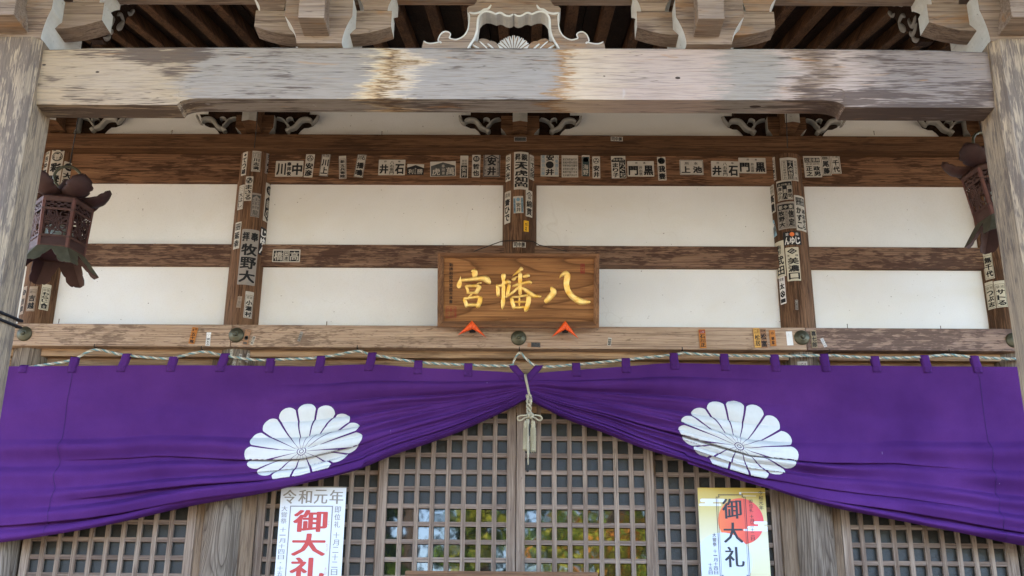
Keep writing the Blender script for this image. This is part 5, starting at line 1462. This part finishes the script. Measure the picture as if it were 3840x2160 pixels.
# --- first column
c1, c2, c3, c4, c5 = [('col', x) for x in COLX]
sticker(c1, 172.4, 614.5, 27, 94, 'narrow sticker at the post-side edge of the first column', 'w', A(('h','拝奉',.08,.03,.92,.14,1,.01), ('v','吉ゆ弥',.1,.18,.9,.97)), 0, r=0)
sticker(c1, 208, 627, 46, 150, 'long sticker with a big ringed crest, behind the first lantern\'s ring', 'w', A(('v','拝',.1,.03,.34,.11,1), ('v','奉',.66,.03,.92,.11,1), ('d',.5,.23,.43), ('d',.5,.23,.37,2), ('d',.5,.23,.34), ('v','豊',.24,.16,.76,.3,2,.02), ('v','彩',.06,.38,.94,.64), ('v','蹤',.06,.68,.94,.95)), 0)
sticker(c1, 253, 655, 39, 92, 'sticker with a dark crest over a large letter, beside the first lantern\'s ring', 'w', A(('d',.5,.2,.4), ('h','龍',.3,.13,.7,.27,2,.0), ('v','大治',.08,.4,.92,.96)), 1)
sticker(c1, 86, 1127, 29, 101, 'translucent sticker with a striped oval crest, low on the first column', 'd', A(('d',.55,.22,.38), ('h','川',.36,.15,.74,.28,2,.0), ('v','吉幸',.12,.4,.9,.94)), 0, alt=PM['d'], r=0)
sticker(c1, 119, 1120, 32, 89, 'thin-framed translucent sticker, middle of three low on the first column', 'd', A(('f',.08,.12,.95,.98,.0016), ('h','崎川',.15,.16,.88,.29,1,.006), ('v','吉越',.14,.33,.88,.93)), 0, r=0)
sticker(c1, 169.6, 1114, 34, 92, 'cream framed sticker with a house sign, outermost of three low on the first column', 'c', A(('f',.1,.14,.92,.97,.002), ('h','脚健',.17,.18,.86,.28,1,.006), ('v','わらじ',.18,.3,.84,.72), ('P',[(.16,.81),(.5,.73),(.86,.81),(.8,.84),(.8,.94),(.22,.94),(.22,.84)]), ('v','會',.36,.82,.66,.93,2,.0)), 0)
# --- second column
sticker(c2, 916, 614, 25, 88, 'narrow sticker with a small diamond, topmost at the outer edge of the second column', 'w', A(('P',[(.3,.14),(.6,.07),(.85,.13),(.55,.2)]), ('v','てつ雄',.1,.24,.9,.96)), 0, r=0)
sticker(c2, 961, 603, 33, 80, 'framed sticker with a boxed heading, topmost in the middle of the second column', 'w', A(('f',.07,.1,.95,.97,.002), ('f',.15,.16,.87,.34,.0015), ('h','子王',.2,.18,.83,.32,1,.003), ('v','川志満',.17,.37,.85,.93)), -1, r=0)
sticker(c2, 1011, 613, 38, 85, 'grey framed sticker wrapping the inner edge of the second column at the top', 'g', A(('f',.06,.08,.95,.97,.002), ('v','堀フリ庄',.16,.12,.86,.95)), 0, r=0)
sticker(c2, 903, 740, 28, 91, 'framed sticker with a tiny diamond mark, beside the swirl-crest sticker', 'w', A(('f',.08,.08,.94,.95,.0016), ('f',.3,.14,.74,.24,.0012), ('v','大はし',.16,.3,.86,.92,1,.014)), 0)
sticker(c2, 932, 707, 29, 91, 'white sticker with a bold swirl crest above black brush kana', 'w', A(('d',.5,.17,.43), ('d',.5,.17,.35,2), ('d',.5,.17,.32), ('d',.36,.14,.11,2), ('d',.64,.2,.11,2), ('v','まさる',.08,.33,.92,.97,1,.026)), 0)
sticker(c2, 959, 769, 34, 88, 'faded grey sticker covered in dense small print', 'g', A(('f',.04,.08,.97,.98,.004), ('P',[(.1,.22),(.5,.1),(.9,.22),(.9,.1),(.1,.1)]), ('v','奉納講',.1,.25,.34,.5,1,.0), ('v','東都',.4,.2,.62,.52,1,.0), ('v','連中衆',.68,.25,.9,.5,1,.0), ('h','參拝會',.12,.54,.9,.68,1,.01), ('v','龍',.2,.7,.84,.95,1,.01)), 0, ink=M_GREYINK, r=0)
sticker(c2, 1006, 763, 46, 140, 'long sticker with a round black crest and a black hexagon with pale letters', 'w', A(('d',.5,.17,.4), ('v','福',.28,.1,.72,.24,2,.0), ('P',[(.14,.42),(.5,.33),(.86,.42),(.9,.86),(.5,.98),(.1,.86)]), ('v','網の',.22,.4,.8,.92,2,.012)), 0)
sticker(c2, 889, 883, 31, 98, 'narrow sticker with a dark square heading at the outer edge of the second column', 'w', A(('r',.12,.06,.9,.3), ('h','奉神',.16,.08,.86,.18,2,.0), ('h','拝佛',.16,.19,.86,.29,2,.0), ('v','延幸',.1,.35,.88,.96)), 0, r=0)
sticker(c2, 932, 963, 67, 202, 'largest grey sticker, three huge black letters down the second column', 'g', A(('v','拝',.06,.04,.46,.23), ('v','奉',.53,.04,.95,.23), ('v','牧野大',.06,.25,.95,.97,1,.026)), 0, r=.008)
sticker(c2, 986, 907, 36, 101, 'black sticker with white rounded kana, beside the largest grey sticker', 'k', A(('v','じゅん',.1,.05,.9,.96,2,.03)), 1, alt=PM['p'])
sticker(c2, 897, 1132, 17, 41, 'tiny faded translucent sticker low on the second column', 'd', A(('f',.06,.03,.94,.97,.001), ('v','中福田',.2,.08,.82,.94,1,.0)), 3, ink=M_GREYINK, r=0)
sticker(c2, 933, 1143, 33, 95, 'framed sticker with a notched top, low on the second column', 'w', A(('f',.08,.14,.95,.98,.002), ('h','郡額',.2,.18,.84,.28,1,.004), ('v','小瀬村',.15,.32,.88,.96)), 0)
for (cx_, cy_, w_, h_, tl, tx, lb_) in ((867, 1325, 11, 28, 0, 'ばやし', 'tiny white slip under the lintel on the second column, highest of the cluster'), (900.5, 1343, 11, 30, 0, '福沢', 'tiny framed slip crossed by the rope on the second column'),
                                     (929, 1341, 12, 33, 8, '今野', 'tiny framed slip nearest the inner edge under the lintel, behind the rope'), (879, 1357, 12, 25, 12, '川上', 'tiny leaning framed slip just below the rope on the second column')):
    sticker(c2, cx_, cy_, w_, h_, lb_, 'c' if tl == 0 and cx_ < 880 else 'w', A(('f',.06,.03,.94,.97,.001), ('v',tx,.18,.1,.84,.94,1,.01)), tl, r=0, group='tiny slips on the column under the lintel')
# --- middle column
sticker(c3, 1905, 630.6, 27, 98, 'narrow sticker with a ringed crest, topmost at one edge of the middle column', 'w', A(('o',.5,.17,.38), ('v','天光',.1,.33,.92,.96)), 0)
sticker(c3, 1955, 637, 56, 145, 'largest sticker on the middle column, crowded with thick black letters and pasted-over slips', 'w', A(('v','昇',.06,.07,.46,.27,1,.03), ('v','親',.5,.07,.94,.27,1,.03), ('v','天',.06,.28,.94,.5,1,.035), ('v','虎知',.06,.5,.94,.82,1,.03), ('v','尚',.06,.8,.94,.95,1,.03), ('P',[(.56,.26),(.82,.31),(.62,.52),(.36,.46)],2), ('v','尾張',.46,.29,.7,.49,1,.01), ('P',[(.14,.72),(.34,.66),(.56,.86),(.36,.93)],2), ('v','安井',.24,.7,.46,.9,1,.01)), 0, r=0)
sticker(c3, 1996, 629, 28, 92, 'framed sticker at the far edge of the middle column, beside the crowded one', 'w', A(('f',.1,.1,.92,.96,.002), ('h','鈴小',.18,.14,.86,.26,1,.006), ('v','てら田',.18,.3,.84,.93)), 0, r=0)
sticker(c3, 1902, 778, 33, 118, 'long cream sticker with flowing brush letters on the middle column', 'w', A(('h','武尚',.12,.06,.92,.19,1,.012), ('v','齋ひで',.12,.23,.9,.95)), 1)
sticker(c3, 1943.6, 767, 38, 63, 'small torn sticker with pale blue sides on the middle column', 'w', A(('r',.02,.1,.24,.97,2), ('r',.78,.1,.98,.97,2), ('d',.5,.2,.2,2), ('v','安井',.3,.38,.72,.94,1,.015), ('v','名古屋',.05,.15,.2,.9,1,.0), ('v','天白区',.8,.15,.96,.9,1,.0)), -2, alt=M_BLUEINK, r=0)
sticker(c3, 1984.6, 763.7, 30, 98, 'white sticker with a mountain mark over two heavy letters, middle column', 'w', A(('P',[(.1,.16),(.5,.05),(.9,.16),(.9,.19),(.5,.09),(.1,.19)]), ('v','山坂',.28,.12,.76,.34,1,.015), ('v','綿貫',.1,.37,.92,.96,1,.024)), 0)
sticker(c3, 1973.6, 848, 20, 40, 'small bright yellow sticker on the middle column', 'y', A(('v','廊下身昭',.24,.2,.62,.94,1,.012), ('v','東参連',.68,.12,.86,.45,1,.0)), 0, r=0)
sticker(c3, 1947.7, 916.7, 48, 20, 'low wide white label under the wire on the middle column', 'w', A(('h','司中勝',.04,.08,.96,.94,1,.025)), 1, r=0)
# --- fourth column
sticker(c4, 2896.6, 636, 30, 86, 'framed sticker at the edge of the fourth column, level with the three-column sticker', 'w', A(('f',.1,.12,.93,.97,.002), ('h','八橋',.2,.16,.84,.26,1,.003), ('v','二物ま',.16,.28,.86,.93)), 0, r=0)
sticker(c4, 2961, 633.6, 67, 86, 'large three-column sticker with a black centre strip, top of the fourth column', 'w', A(('f',.07,.12,.96,.95,.0018), ('r',.37,.12,.72,.95), ('v','千人虎秋田',.41,.13,.69,.94,2,.01), ('v','室古加美講安井',.13,.14,.32,.94,1,.004), ('v','尾張名古屋八事',.77,.14,.93,.94,1,.004)), 0, r=0)
sticker(c4, 2941.8, 712.5, 58, 74, 'sticker with a dark header and three columns, directly under the three-column one', 'w', A(('f',.03,.09,.98,.97,.002), ('r',.04,.1,.97,.3), ('h','天州東連',.08,.18,.92,.28,2,.0), ('v','深小川',.07,.33,.34,.95), ('r',.37,.3,.66,.95), ('v','灘八',.4,.45,.64,.93,2,.01), ('v','勝司',.69,.45,.95,.93), ('h','大市',.7,.34,.93,.43,1,.0)), -1, r=0)
sticker(c4, 2895.6, 748, 32, 102, 'tall sticker with boxed headings at the edge of the fourth column', 'w', A(('h','拝奉',.1,.05,.88,.13,1,.0), ('f',.1,.15,.9,.29,.0014), ('h','濃州',.14,.17,.86,.28,1,.003), ('v','髙橋',.08,.33,.92,.97)), 0)
sticker(c4, 2947.6, 807, 69, 99, 'large grey rounded sticker with a diamond between two pale letters', 'g', A(('f',.06,.08,.95,.95,.002), ('r',.07,.09,.94,.29), ('v','都',.11,.11,.34,.28,2,.012), ('P',[(.38,.19),(.5,.12),(.62,.19),(.5,.26)],2), ('v','東',.66,.11,.9,.28,2,.012), ('v','牧野大',.09,.31,.43,.93), ('v','信定',.62,.31,.92,.93), ('f',.46,.3,.59,.94,.0012), ('v','納札大大連',.48,.32,.57,.92,1,.0)), 0, r=.007)
sticker(c4, 3004, 800, 50, 130, 'long sticker wrapping the inner edge of the fourth column, dark square heading', 'w', A(('r',.1,.06,.92,.28), ('h','川奉',.14,.08,.88,.17,2,.0), ('h','出拝',.14,.18,.88,.27,2,.0), ('v','かずこ',.08,.32,.52,.96), ('v','あおぞら',.58,.36,.94,.96)), 0)
sticker(c4, 2901, 860, 29, 62, 'pale blue sticker with a white bird on the fourth column', 'b', A(('P',[(.5,.12),(.78,.16),(.86,.36),(.58,.5),(.34,.64),(.26,.6),(.42,.4)],2), ('h','夢',.45,.42,.74,.58,1,.0), ('v','干両原',.44,.62,.68,.94,1,.0)), -10, alt=PM['p'], r=0)
sticker(c4, 2971, 892.4, 68, 49, 'wide black sticker with white kana and an orange disc', 'k', A(('h','んゆじ',.06,.42,.94,.96,2,.028), ('d',.5,.22,.13,3), ('h','碧',.14,.1,.32,.32,2,.0), ('h','南',.68,.1,.86,.32,2,.0)), 0, alt=PM['p'], alt2=M_ORINK, r=0)
sticker(c4, 2924, 973, 46, 130, 'tall cream sticker with two huge letters beneath a smaller pair, fourth column', 'c', A(('v','駒形',.26,.1,.72,.38,1,.018), ('v','武田',.16,.4,.9,.96,1,.026)), 0, r=0)
sticker(c4, 2974, 989.4, 50, 122, 'tall sticker with a nested diamond crest, below the wide black one', 'c', A(('P',[(.12,.12),(.5,.03),(.88,.12),(.5,.21)]), ('P',[(.26,.12),(.5,.065),(.58,.085),(.36,.14)],2), ('P',[(.42,.155),(.66,.1),(.76,.12),(.5,.18)],2), ('v','濱',.08,.21,.3,.29,1,.006), ('v','横',.7,.21,.92,.29,1,.006), ('v','美濃口',.12,.3,.94,.97,1,.024)), 0)
sticker(c4, 2934, 1089, 29, 98, 'white sticker with a dotted hexagon and a bar, low on the fourth column', 'p', A(('h','岡菅',.12,.05,.88,.16,1,.01), ('v','太',.1,.22,.9,.48), ('P',[(.12,.58),(.5,.5),(.88,.58),(.88,.7),(.5,.77),(.12,.7)]), ('d',.5,.56,.07,2), ('d',.3,.62,.07,2), ('d',.7,.62,.07,2), ('d',.5,.68,.07,2), ('r',.1,.81,.9,.95)), 0, alt=PM['p'])
sticker(c4, 2987.5, 1143, 11, 36, 'tiny dark-edged slip low on the fourth column', 'g', A(('f',.04,.03,.96,.97,.001), ('v','こ哲深',.16,.06,.84,.95,1,.01)), 2, r=0)
sticker(c4, 3009, 1364, 37, 16, 'small pale label on the fourth column just above the curtain', 'w', A(('f',.04,.08,.96,.95,.001), ('h','川西連',.1,.3,.9,.9,1,.0)), 0, r=0)
# --- last column
sticker(c5, 3705.5, 996.7, 36, 97, 'cream framed sticker just below the tilted lantern', 'c', A(('f',.08,.12,.95,.97,.002), ('v','無千代',.16,.17,.9,.93)), 0, r=0)
sticker(c5, 3713, 1108, 34, 97, 'cream framed sticker with kana, inner one of the low pair on the last column', 'c', A(('f',.08,.12,.95,.97,.002), ('h','袋池',.14,.17,.9,.29,1,.008), ('v','つぶ志',.14,.32,.9,.94)), 0, r=0)
sticker(c5, 3752.6, 1102, 38, 95, 'cream framed sticker nearest the yellow-lit post on the last column', 'c', A(('f',.08,.12,.95,.97,.002), ('h','袋池',.14,.17,.9,.29,1,.008), ('v','サトる',.14,.32,.9,.94)), 0, r=0)
# --- lintel
sticker('n', 725.6, 1259, 21, 58, 'orange wooden tag with black letters, tilted, near the second column', 'o', A(('h','宮',.55,.04,.92,.17,1,.012), ('h','雌',.1,.1,.45,.24,1,.012), ('v','五十嵐',.1,.32,.9,.97,1,.026)), 8, thick=.006, r=0, name='name_tag')
sticker('n', 781, 1272, 17, 48, 'narrow white framed slip standing at the lintel edge', 'p', A(('f',.06,.14,.94,.99,.001), ('h','人',.35,.18,.6,.3,1,.0), ('v','頭友会',.18,.4,.84,.97,1,.012)), 0, r=0, name='paper_slip')
sticker('n', 926, 1265, 20, 54, 'dark brown wooden tag with an oval mark beside the second boss', 'r', A(('h','三ケ',.2,.06,.86,.26,1,.0), ('d',.48,.52,.34), ('d',.48,.58,.36), ('r',.12,.84,.82,.96)), 8, thick=.006, r=0, ink=M_GREYINK, name='name_tag')
sticker('n', 948.7, 1277, 11, 31, 'tiny white leaning slip beside the brown wooden tag', 'w', A(('v','諏巳鈴',.1,.04,.9,.96,1,.01)), 14, r=0, name='paper_slip')
sticker('n', 1126, 1262, 12, 36, 'tiny grey leaning slip alone on the lintel under the long white panel', 'g', A(('f',.06,.14,.94,.99,.001), ('v','村岡福',.18,.2,.84,.96,1,.01)), 15, r=0, name='paper_slip', ink=M_GREYINK)
sticker('n', 2009, 1293.5, 36, 18, 'small dark horizontal tag beside the middle boss', 'r', A(('r',.02,.04,.98,.96), ('h','朝の火',.06,.12,.94,.9,2,.0)), 1, r=0, ink=M_GREYINK, alt=PM['k'], thick=.003, name='name_tag')
sticker('n', 1985.5, 1294, 15, 15, 'small square patch of bare brown wood beside the dark horizontal tag', 'r', None, 1, r=0, name='paper_slip')
sticker('n', 2285.6, 1281, 14, 28, 'tiny white-framed dark slip between the second cushion and the orange tags', 'w', A(('r',.14,.18,.9,.94), ('v','常村',.2,.22,.84,.9,2,.0)), 8, r=0, name='paper_slip')
sticker('n', 2634, 1271, 24, 66, 'orange-brown wooden tag with a red seal at its top', 'o', A(('r',.08,.05,.94,.22,3), ('h','ふゆ',.16,.08,.86,.2,2,.0), ('v','石川正',.1,.26,.9,.95,1,.024)), -2, thick=.006, r=0, name='name_tag')
sticker('n', 2838.5, 1267.8, 23, 68, 'amber wooden tag with a framed heading, joined to a darker tag', 'a', A(('f',.1,.04,.9,.27,.001), ('h','三辰',.16,.07,.84,.25,1,.0), ('v','松居',.1,.32,.92,.95,1,.018)), -2, thick=.007, r=0, name='name_tag')
sticker('n', 2863, 1269.8, 23, 68, 'brown wooden tag with thick letters, joined to the amber tag', 'r', A(('h','田神',.08,.05,.92,.17,1,.018), ('v','松富',.06,.22,.94,.97,1,.026)), -2, thick=.006, r=0, name='name_tag')
sticker('n', 2897, 1268.6, 22, 56, 'small plain orange tag between the joined tags and the blank white paper', 'o', A(('o',.5,.2,.25), ('v','蝉家',.26,.4,.76,.92,1,.022)), -2, thick=.005, r=0, name='name_tag')
sticker('n', 2961, 1269, 23, 49, 'blank white paper slip beside the fourth boss', 'p', A(('r',.42,.16,.46,.22), ('r',.4,.3,.43,.34)), -2, r=0, name='paper_slip')
sticker('n', 3052, 1271.8, 21, 62, 'olive wooden tag with three bold letters beyond the fourth boss', 'v', A(('v','喜七郎',.08,.03,.92,.98,1,.026)), -1, thick=.005, r=0, name='name_tag')
sticker('n', 3088.8, 1285, 12, 32, 'tiny white slip leaning strongly, last on the lintel', 'p', A(('f',.06,.03,.94,.97,.001), ('v','菅原元春',.18,.06,.84,.95,1,.0)), -22, r=0, name='paper_slip', ink=M_GREYINK)

# --- inscription and seals of the plaque
def plaque_decal(zx0, zy0, zx1, zy1, art, mats, nm):
    a0, b0 = pz(zx0, zy0); a1, b1 = pz(zx1, zy1)
    d = Decal(a1-a0, b0-b1); art(d); cx_, cy_ = (a0+a1)/2, (b0+b1)/2
    o = d.mesh(nm, mats, lambda a, b, off: P3(cx_+a, cy_+b, -.012+off)); o.parent = plaque; return o
plaque_decal(222, 185, 275, 815, A(('v','勅請前総持雲龍天林書',0,0,1,1,0,.012)), [M_INK], 'inscription')
plaque_decal(170, 858, 328, 1034, lambda d: (d.frame(0, 0, 1, 1, .0026, 0), d.text('印之', .08, .1, .30, .9, 'v', 0, 2, 0), d.text('善公', .38, .08, .64, .92, 'v', 0, 2, 0), d.text('光月', .72, .08, .94, .92, 'v', 0, 2, 0)), [M_RED], 'square_seal')
plaque_decal(2238, 200, 2302, 350, lambda d: (d.frame(0, 0, 1, 1, .0026, 0), d.text('源本師', .14, .05, .86, .95, 'v', 0, 2, .012)), [M_RED], 'tall_seal')

# ------------------------------------------------------------------ posters on the lattice
M_PAPERW = plain('glossy_white_paper', (.62,.62,.63), .35, .5, var=.03); M_PRED = plain('poster_red', (.46,.045,.040), .45, .4, var=.1); M_TAUPE = plain('poster_taupe', (.235,.20,.16), .5, .4, var=.15)
M_PGREY = plain('poster_grey', (.22,.205,.20), .5, .4); M_PINK = plain('poster_dark_ink', (.028,.030,.040), .5, .4)
YPO = YD-.012
def poster(tl, tr, ratio, label, art, mats, skew=0.0):
    a, b = at(*tl, YPO), at(*tr, YPO)
    w_ = b.x-a.x; h_ = w_*ratio
    d = Decal(w_, h_); art(d)
    wav = lambda x, y: .004*math.sin(x*9+1)+.002*math.sin(x*23)
    o = d.mesh('paper_poster', mats, lambda u, v_, off: Vector((a.x+w_/2+u, YPO-.004-off-wav(u, v_), a.z-h_/2+v_)), .025)
    tag(o, label, 'poster', 'posters hung on the lattice doors'); return o
def art1(d):
    k = 1.0/ratio1
    d.rect(0, 0, 1, 1, 0, 0)
    d.rect(.0, .0, 1, .012, 2, 1)
    for i, ch in enumerate('令和元年'): d.char(ch, .035+i*.24, .036, .035+i*.24+.205, .036+.150, 2, 2, .006, .045)
    for x0_, y0_, x1_, y1_ in ((.155, .205, .815, .2165), (.155, .2165, .172, 1), (.798, .2165, .815, 1)): d.rect(x0_, y0_, x1_, y1_, 3, 1)
    for i, ch in enumerate('御大礼'):
        y = .25+.247*i; d.char(ch, .225, y, .735, y+.232, 1, 2, .016, .06)
    for y, t in ((.365, 'ご'), (.60, 'たい'), (.84, 'れい')): d.text(t, .748, y, .775, y+.035*len(t)*1.2, 'v', 1, 2, 0)
    d.text('即位礼', .845, .205, .935, .44, 'v', 3, 2, .0, .08, .03); d.text('十月二十二日', .845, .475, .935, .93, 'v', 3, 2, .0, .1, .03)
    d.text('大嘗祭', .03, .205, .12, .40, 'v', 3, 2, .0, .08, .03); d.text('十一月十四日・十五日', .03, .43, .12, 1.0, 'v', 3, 2, .0, .1, .03)
ratio1 = 1.43
poster((1056, 1824), (1300, 1822), ratio1, 'white poster with large red letters and grey side columns', art1, [M_PAPERW, M_PRED, M_TAUPE, M_PGREY])
def goldpaper():
    t = NT('gilt_poster_paper'); tc = t.n('ShaderNodeTexCoord'); sx = t.n('ShaderNodeSeparateXYZ'); t.l(tc.outputs['Generated'], sx.inputs[0])
    t.col(t.ramp(sx.outputs[2], [(0, (.58,.53,.30)), (.45, (.62,.59,.44)), (.78, (.54,.44,.17)), (1, (.48,.32,.04))])); t.p(Roughness=.4, Specular_IOR_Level=.5); return t.m
def sunred():
    t = NT('poster_sun_print'); tc = t.n('ShaderNodeTexCoord'); sx = t.n('ShaderNodeSeparateXYZ'); t.l(tc.outputs['Generated'], sx.inputs[0])
    t.col(t.ramp(sx.outputs[0], [(.3, (.72,.15,.05)), (.9, (.68,.045,.06))])); t.p(Roughness=.4); return t.m
M_PWHITE = plain('poster_white_print', (.66,.67,.70), .4, .5, var=.04); M_PALE = plain('poster_pale_print', (.56,.60,.69), .4, .5, var=.04)
def art2(d):
    d.rect(0, 0, 1, 1, 0, 0)
    S_ = d.w/d.h
    # clouds outlined and solid, the sun, the pale mound
    d.disc(.615, .345+.0, .335, 1, 1, 48)
    d.poly([(max(.002, .33+.41*math.cos(2*PI*k/48)), min(.998, .75+.41*S_*math.sin(2*PI*k/48))) for k in range(48)], 5, 2)
    def cloud(bars, lay=3, mat=4):
        for x0_, y0_, x1_, y1_ in bars: d.rect(x0_, y0_, x1_, y1_, mat, lay, (y1_-y0_)*d.h*.48)
    cloud([(.03,.115,.40,.150),(.10,.145,.22,.170),(.01,.165,.34,.190)])
    cloud([(.80,.345,1.0,.375),(.86,.372,.95,.40),(.70,.395,1.0,.425),(.64,.425,1.0,.445)])
    for bars in ([(.62,.045,1.0,.05),(.66,.082,.86,.087),(.62,.045,.63,.075)], [(.9,.62,1.0,.625)]): cloud(bars)
    # double frame with stepped corners
    def stepped(x0_, y0_, x1_, y1_, s_, t):
        sy = s_*S_
        for a in ((x0_+s_, y0_, x1_-s_, y0_+t*S_), (x0_+s_, y1_-t*S_, x1_-s_, y1_), (x0_, y0_+sy, x0_+t, y1_-sy), (x1_-t, y0_+sy, x1_, y1_-sy)): d.rect(*a, 2, 4)
        for cx_ in (x0_, x1_-s_):
            for cy_ in (y0_+sy-t*S_, y1_-sy): d.rect(cx_, cy_, cx_+s_, cy_+t*S_, 2, 4)
        for cx_ in (x0_+s_-t, x1_-s_):
            for cy_ in (y0_, y1_-sy): d.rect(cx_, cy_, cx_+t, cy_+sy, 2, 4)
    stepped(.265, .068, .70, .92, .045, .008); stepped(.29, .080, .675, .908, .03, .004)
    for i, ch in enumerate('御大礼'):
        y = .115+.245*i; d.char(ch, .355, y, .625, y+.205, 2, 5, .0, .05)
    d.text('令和元年', .895, .025, .96, .23, 'v', 2, 5, .0, .08, .03)
    d.text('即位礼', .745, .12, .80, .255, 'v', 2, 5, .0, .08, .02); d.text('十月二十二日', .745, .275, .80, .545, 'v', 2, 5, .0, .1, .02)
    d.text('大嘗祭', .185, .465, .24, .605, 'v', 2, 5, .0, .08, .02); d.text('十一月十四日', .185, .63, .24, .885, 'v', 2, 5, .0, .08, .02); d.text('十五日', .105, .765, .16, .885, 'v', 2, 5, .0, .08, .02)
ratio2 = 1.42
poster((2615, 1829), (2868, 1832), ratio2, 'gold and white poster with a red sun disc and black letters', art2, [goldpaper(), sunred(), M_PINK, M_TAUPE, M_PWHITE, M_PALE])
